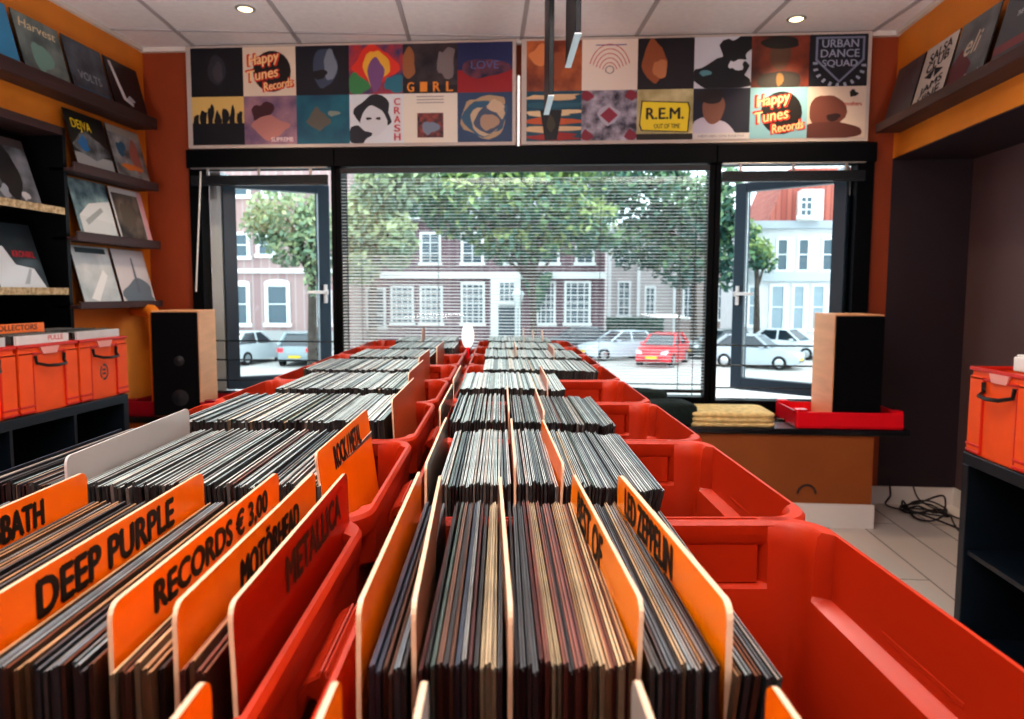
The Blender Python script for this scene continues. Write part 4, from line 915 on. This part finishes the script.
for w in ((420, 232, 441, 264), (461, 232, 484, 264), (366, 232, 388, 264), (500, 232, 520, 264), (540, 232, 560, 264), (575, 232, 595, 264), (366, 287, 386, 328)): b_window(bB, YBd, *w, 2, 3, False, .16)
b_box(bB, 'door_surround', YBd, 491, 276, 521, 336, M_wood_white, -.25, 0, ZG)
d = b_box(bB, 'door', YBd, 499, 306, 515, 336, mat('dark_door', (60, 80, 90), .4), -.32, -.24, ZG)
b_window(bB, YBd - .25, 499, 282, 515, 302, 3, 3, False, .06)
# narrow pale house and its neighbour beyond the side street
YC = 56
bC = thing('grey_house', 'pale grey stone house set farther back, behind the red car', 'house')
b_box(bC, 'wall', YC, 606, 225, 676, 335, mat('pale_render', (186, 178, 178), .8, 0, 0, .05, 2), 0, 8, ZG)
for x in (607, 636, 672): b_box(bC, 'pilaster', YC, x, 225, x + 5, 335, M_wood_white, -.3, 0, ZG)
for w in ((617, 281, 631, 316), (644, 286, 656, 320), (617, 240, 631, 264), (644, 240, 656, 264)): b_window(bC, YC, *w, 2, 4, False, .14)
bE = thing('brick_house', 'narrow brown brick house partly hidden by the tree near the window post', 'house')
b_box(bE, 'wall', YC, 676.5, 210, 745, 335, brick('brown_brick', (140, 112, 108), (124, 98, 96), (160, 146, 142)), 0, 8, ZG)
for w in ((682, 284, 694, 318), (716, 284, 728, 320), (716, 236, 728, 262), (732, 284, 742, 318)): b_window(bE, YC, *w, 2, 3, False, .14)
# white gabled house seen through the other casement
YD = 44
bD = thing('gabled_house', 'white house with a red tiled roof and dormer, behind the casement near the towel', 'house')
b_box(bD, 'wall', YD, 747, 226, 905, 345, mat('white_render', (222, 224, 226), .8, 0, 0, .04, 2), 0, 8, ZG)
a, b = at(757, 224, YD), at(860, 168, YD)
mb = MB(); mb.prism([(at(766, 224, YD).x, a.z), (at(905, 224, YD).x, a.z), (at(905, 170, YD).x, b.z), (at(790, 170, YD).x, b.z)], YD - .2, YD + 7, lambda u, v, q: (u, q, v)); mb.build('roof', brick_mat('red_roof_tiles', (190, 110, 96), (172, 92, 82), (140, 80, 72), 1, .3, .25, .03)[0], bD)
b_box(bD, 'dormer', YD, 795, 192, 817, 222, M_wood_white, -1.2, 0)
b_window(bD, YD - 1.25, 798, 195, 814, 217, 2, 3, False, .14)
b_box(bD, 'cornice', YD, 746, 221, 905, 229, mat('grey_cornice', (176, 184, 192), .6), -.5, 0)
b_box(bD, 'string_course', YD, 747, 272, 905, 281, mat('grey_band', (190, 198, 202), .6), -.3, 0)
for w in ((775, 238, 789, 271), (796, 238, 810, 271), (820, 238, 834, 271), (752, 238, 766, 271), (842, 238, 856, 271)): b_window(bD, YD, *w, 1, 2, False, .12)
for w in ((768, 284, 786, 330), (790, 284, 806, 330), (809, 284, 826, 330), (746, 285, 760, 326), (832, 284, 850, 330)): b_window(bD, YD, *w, 1, 2, False, .14, pm=mat('pale_window_pane', (140, 160, 170), .12, .5))
a, b = at(905, 330, 44), at(990, 150, 44)

def leaf_mats(tone):
    base = {'mid': ((104, 136, 96), (160, 178, 112), (66, 104, 88)), 'dark': ((74, 112, 94), (110, 142, 102), (52, 90, 82)), 'pale': ((146, 164, 128), (170, 180, 138), (120, 142, 118))}[tone]  # greens paled and greyed to stand in for haze
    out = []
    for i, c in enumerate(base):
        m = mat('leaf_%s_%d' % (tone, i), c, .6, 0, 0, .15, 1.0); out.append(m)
    return out
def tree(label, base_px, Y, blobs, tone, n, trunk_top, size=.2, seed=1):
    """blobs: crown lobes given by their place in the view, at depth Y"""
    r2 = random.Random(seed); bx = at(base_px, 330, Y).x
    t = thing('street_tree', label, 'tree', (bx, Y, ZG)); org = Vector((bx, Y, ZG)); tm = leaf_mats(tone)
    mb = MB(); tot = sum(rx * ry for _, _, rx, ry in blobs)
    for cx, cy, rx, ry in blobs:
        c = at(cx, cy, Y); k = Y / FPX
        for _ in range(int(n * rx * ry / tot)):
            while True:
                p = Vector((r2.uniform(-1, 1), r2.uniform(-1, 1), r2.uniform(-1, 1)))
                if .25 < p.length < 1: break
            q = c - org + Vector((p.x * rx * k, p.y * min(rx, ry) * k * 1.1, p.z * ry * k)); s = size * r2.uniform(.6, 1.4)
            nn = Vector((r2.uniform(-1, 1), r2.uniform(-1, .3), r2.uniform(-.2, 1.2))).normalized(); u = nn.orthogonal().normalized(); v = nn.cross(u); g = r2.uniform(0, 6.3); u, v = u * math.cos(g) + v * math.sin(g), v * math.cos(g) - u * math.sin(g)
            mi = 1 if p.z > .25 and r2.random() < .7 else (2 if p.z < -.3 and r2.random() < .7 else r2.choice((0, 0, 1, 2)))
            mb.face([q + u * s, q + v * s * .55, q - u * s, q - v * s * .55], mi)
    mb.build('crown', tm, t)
    mb = MB(); top = at(trunk_top[0], trunk_top[1], Y) - org
    mb.tube([(0, 0, 0), (top.x * .3, 0, top.z * .4), tuple(top)], [.22, .17, .1], 10)
    for cx, cy, rx, ry in blobs:
        c = at(cx, cy, Y) - org; s0 = top * .7; mb.tube([tuple(s0), tuple(s0.lerp(c, .5) + Vector((0, 0, .3))), tuple(c)], [.09, .06, .02], 6)
    mb.build('trunk', mat('bark', (74, 66, 60), .9, 0, 0, .3, 4), t)
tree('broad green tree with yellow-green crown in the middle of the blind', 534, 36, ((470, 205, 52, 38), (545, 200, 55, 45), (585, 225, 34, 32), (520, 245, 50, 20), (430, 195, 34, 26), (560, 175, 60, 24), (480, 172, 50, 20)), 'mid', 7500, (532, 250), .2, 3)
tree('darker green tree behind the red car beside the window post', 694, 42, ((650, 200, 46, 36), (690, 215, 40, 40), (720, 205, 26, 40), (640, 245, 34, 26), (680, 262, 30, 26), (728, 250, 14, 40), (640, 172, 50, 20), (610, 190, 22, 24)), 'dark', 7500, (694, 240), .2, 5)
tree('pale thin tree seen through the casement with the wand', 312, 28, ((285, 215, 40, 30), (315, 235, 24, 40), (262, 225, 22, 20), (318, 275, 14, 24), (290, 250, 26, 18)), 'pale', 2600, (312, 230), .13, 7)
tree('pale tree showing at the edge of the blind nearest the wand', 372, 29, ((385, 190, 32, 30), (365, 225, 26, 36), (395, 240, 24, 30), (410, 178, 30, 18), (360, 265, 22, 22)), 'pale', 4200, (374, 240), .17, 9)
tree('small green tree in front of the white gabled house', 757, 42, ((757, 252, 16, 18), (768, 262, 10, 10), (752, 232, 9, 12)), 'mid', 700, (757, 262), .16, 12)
# climbing plant on the long house
mb = MB(); r2 = random.Random(8); tm = leaf_mats('dark'); c = at(537, 292, YBd - .5)
for _ in range(900):
    x, z = r2.uniform(-1, 1), r2.uniform(-1, 1)
    if abs(x) > .55 + .45 * z: continue
    q = Vector((x * 15 * .0613, r2.uniform(-.2, .25), z * 19 * .0613)); s = .16
    nn = Vector((r2.uniform(-.6, .6), -1, r2.uniform(-.3, .8))).normalized(); u = nn.orthogonal().normalized(); v = nn.cross(u)
    mb.face([q + u * s, q + v * s * .6, q - u * s, q - v * s * .6], r2.choice((0, 0, 2, 2, 1)))
tag(mb.build('climbing_plant', tm, None, c), 'dark green climbing plant above the door of the mauve brick house', 'plant')
mb = MB(); c = at(518, 330, YBd - 1.2); 
t = thing('street_lantern', 'pale street lantern beside the door of the mauve brick house', 'lantern', (c.x, YBd - 1.2, ZG)); ztop = at(518, 288, YBd - 1.2).z - ZG
mb.tube([(0, 0, 0), (0, 0, ztop - 1.2)], [.07, .05], 8); mb.build('pole', mat('pale_metal', (170, 180, 184), .4), t)
mb = MB(); mb.loft([[(r_ * math.cos(2 * PI * k / 6), r_ * math.sin(2 * PI * k / 6), ztop + z_) for k in range(6)] for r_, z_ in ((.12, -1.2), (.34, -.4), (.4, -.36), (.12, 0))], 0, False); mb.build('lamp_shade', mat('lantern_glass', (220, 226, 224), .3), t)

# hedge line in front of the farther houses
mb = MB(); r2 = random.Random(18); a, b = at(607, 318, 50), at(662, 334, 50)
for _ in range(1500):
    q = Vector((r2.uniform(a.x, b.x), 50 + r2.uniform(-.4, .4), r2.uniform(ZG, a.z))); s = .16; nn = Vector((r2.uniform(-1, 1), -1, r2.uniform(-.3, 1))).normalized(); u = nn.orthogonal().normalized(); v = nn.cross(u)
    mb.face([q + u * s, q + v * s * .6, q - u * s, q - v * s * .6], r2.choice((0, 2, 2)))
tag(mb.build('hedge', leaf_mats('dark')), 'clipped dark hedge before the pale grey house', 'hedge')

# ------------------------------------------------------------------ cars
def car(px, py, Y, rz, col, label, hgt=1.46, Lc=3.9, wc=1.68, kind='hatch'):
    g = at(px, py, Y)
    t = thing('car', label, 'car', (g.x, Y, ZG), (0, 0, rz), 'cars parked across the street')
    body = mat('car_paint_%d_%d_%d' % col, col, .3, .6)
    h = hgt; hw = wc / 2
    # stations along the length (front = -y): y, half width, bottom, shoulder
    st = [(-Lc / 2, hw * .72, .32, .62), (-Lc / 2 + .12, hw * .9, .24, .72), (-Lc / 2 + .6, hw * .98, .2, .86), (-Lc * .12, hw, .2, .93), (Lc * .2, hw, .2, .95), (Lc / 2 - .35, hw * .97, .22, .95), (Lc / 2 - .06, hw * .9, .28, .88), (Lc / 2, hw * .8, .34, .7)]
    rings = [[(-w, y, b), (w, y, b), (w * 1.0, y, b + (s - b) * .55), (w * .94, y, s), (w * .6, y, s + .03), (-w * .6, y, s + .03), (-w * .94, y, s), (-w, y, b + (s - b) * .55)] for y, w, b, s in st]
    mb = MB(); mb.loft(rings, 0, True); mb.build('car_body', body, t, angle=50)
    y0, y1, y2, y3 = -Lc * .2, -Lc * .02, Lc * .30, Lc / 2 - .12
    mb = MB(); mb.loft([[(-hw * .86, y0, .93), (hw * .86, y0, .93), (hw * .86, y3, .93), (-hw * .86, y3, .93)], [(-hw * .70, y1, h - .05), (hw * .70, y1, h - .05), (hw * .68, y2, h - .05), (-hw * .68, y2, h - .05)]], 0, False); mb.build('windows', mat('car_glass', (34, 44, 54), .08, .8), t)
    mb = MB(); mb.loft([[(-hw * .71, y1 - .05, h - .06), (hw * .71, y1 - .05, h - .06), (hw * .69, y2 + .06, h - .06), (-hw * .69, y2 + .06, h - .06)], [(-hw * .62, y1 + .1, h), (hw * .62, y1 + .1, h), (hw * .6, y2 - .1, h), (-hw * .6, y2 - .1, h)]], 0, False)
    for sx in (-1, 1):
        for (ya, yb, ww) in ((y0, y1, .05), (y3, y2, .08), (Lc * .1, Lc * .1, .05)):
            p0, p1 = Vector((sx * hw * .865, ya, .93)), Vector((sx * hw * .7, yb, h - .05)); mb.tube([p0, p1], ww, 6)
    mb.build('roof', body, t)
    for sx in (-1, 1):
        for y in (-Lc * .31, Lc * .31):
            mb = MB(); mb.disc((sx * (hw - .2) if sx > 0 else -hw + .0, y, .31), .31, .31, .2, 'x', 20); w_ = mb.build('wheel', mat('tyre', (24, 24, 26), .8), t)
            mb = MB(); mb.disc((sx * (hw + .002) if sx > 0 else -hw - .002, y, .31), .19, .17, .01 * sx, 'x', 16); mb.build('hub_cap', M_alu, w_)
    for sx in (-1, 1):
        mb = MB(); mb.loft([[(sx * hw * .5, -Lc / 2 + .02, .60), (sx * hw * .82, -Lc / 2 + .08, .60), (sx * hw * .86, -Lc / 2 + .16, .74), (sx * hw * .55, -Lc / 2 + .08, .70)], [(sx * hw * .5, -Lc / 2 - .03, .60), (sx * hw * .82, -Lc / 2 + .02, .60), (sx * hw * .88, -Lc / 2 + .12, .76), (sx * hw * .55, -Lc / 2 + .02, .72)]], 0, False); mb.build('headlamp', mat('headlamp_glass', (236, 238, 240), .1, .5), t)
        mb = MB(); mb.box(min(sx * hw * .6, sx * hw * .9), max(sx * hw * .6, sx * hw * .9), Lc / 2 - .08, Lc / 2 + .02, .66, .84); mb.build('tail_lamp', mat('tail_lamp_red', (226, 50, 60), .3, .5, 0, 0, 8, None, .5), t)
        mb = MB(); mb.box(min(sx * hw * .98, sx * hw * 1.12), max(sx * hw * .98, sx * hw * 1.12), -Lc * .14, -Lc * .09, .92, 1.04); mb.build('wing_mirror', body, t, bevel=.02)
    for y in (-Lc / 2 - .02, Lc / 2):
        mb = MB(); mb.box(-.26, .26, y, y + .03, .40, .51); mb.build('number_plate', mat('yellow_plate', (236, 196, 40), .4), t)
    mb = MB(); mb.box(-hw * .5, hw * .5, -Lc / 2 - .005, -Lc / 2 + .1, .34, .40); mb.build('grille', M_blackpl, t)
R_ = math.radians
car(663, 345, 35.5, R_(-22), (226, 24, 44), 'small red car parked facing the shop, with yellow plate')
car(618, 345, 38, R_(-65), (196, 206, 216), 'silver car parked beside the red car')
car(575, 345, 41, R_(-75), (56, 66, 76), 'dark car parked before the tall windows of the mauve house')
car(250, 345, 34, R_(165), (196, 204, 208), 'silver car seen from behind, nearest the wooden loudspeaker side', 1.5)
car(306, 345, 34, R_(185), (150, 166, 172), 'grey car seen from behind, right of the silver one seen from behind', 1.5)
car(718, 344, 39.5, R_(-60), (44, 62, 62), 'dark green car parked beside the window post, near the towel', 1.48)
car(757, 346, 34.5, R_(60), (168, 176, 182), 'grey car parked between the dark green and the pale one', 1.5)
car(790, 344, 40, R_(50), (206, 212, 216), 'pale car parked before the white gabled house', 1.5)

# ------------------------------------------------------------------ light
w = bpy.data.worlds.new('overcast_sky'); scene.world = w; w.use_nodes = True; nt = w.node_tree; bg = nt.nodes['Background']
tc = nt.nodes.new('ShaderNodeTexCoord'); ns = nt.nodes.new('ShaderNodeTexNoise'); ns.inputs['Scale'].default_value = 2.2; rp_ = nt.nodes.new('ShaderNodeValToRGB')
rp_.color_ramp.elements[0].color = (.72, .88, .98, 1); rp_.color_ramp.elements[1].color = (.88, .97, 1, 1)
nt.links.new(tc.outputs['Generated'], ns.inputs['Vector']); nt.links.new(ns.outputs['Fac'], rp_.inputs['Fac']); nt.links.new(rp_.outputs['Color'], bg.inputs['Color'])
bg.inputs['Strength'].default_value = 2.7
def area(loc, rot, sx, sy, e, col):
    l = bpy.data.lights.new('added_area_light', 'AREA'); l.shape = 'RECTANGLE'; l.size = sx; l.size_y = sy; l.energy = e; l.color = col
    o = bpy.data.objects.new('added_area_light', l); C.objects.link(o); o.location = loc; o.rotation_euler = rot; return o
pt = area((-.3, 4.52, 1.25), (PI / 2, 0, PI), 3.9, 1.4, 1, (1, 1, 1)); pt.data.cycles.is_portal = True; pt.rotation_euler = (-PI / 2, 0, 0)  # portal that only guides sky sampling, no lamp
area((-.9, -.7, 2.60), (0, 0, 0), 1.2, .6, 14, (1, .93, .86)); area((1.0, -.7, 2.60), (0, 0, 0), 1.2, .6, 14, (1, .93, .86))  # ceiling lights assumed in the unseen rear, added as interior fill
area((-1.5, .3, .95), (PI, 0, 0), .5, 2.0, 68, (1, .99, 1)); area((1.05, .2, .95), (PI, 0, 0), .4, 1.6, 60, (1, .99, 1))  # upward fill lights added to brighten the ceiling, no known fixtures
def bulb(loc, e, r=.25):
    l = bpy.data.lights.new('pendant_lamp', 'POINT'); l.energy = e; l.color = (1, .94, .88); l.shadow_soft_size = r
    o = bpy.data.objects.new('pendant_lamp', l); C.objects.link(o); o.location = loc
area((-.3, 1.7, 2.60), (0, 0, 0), .9, .9, 20, (1, .93, .86))  # overhead fill added to lift crates and sleeves, no known fixture
scene.view_settings.view_transform = 'Standard'; scene.view_settings.look = 'Medium High Contrast'; scene.view_settings.exposure = .22
scene.cycles.max_bounces = 8; scene.cycles.transparent_max_bounces = 12
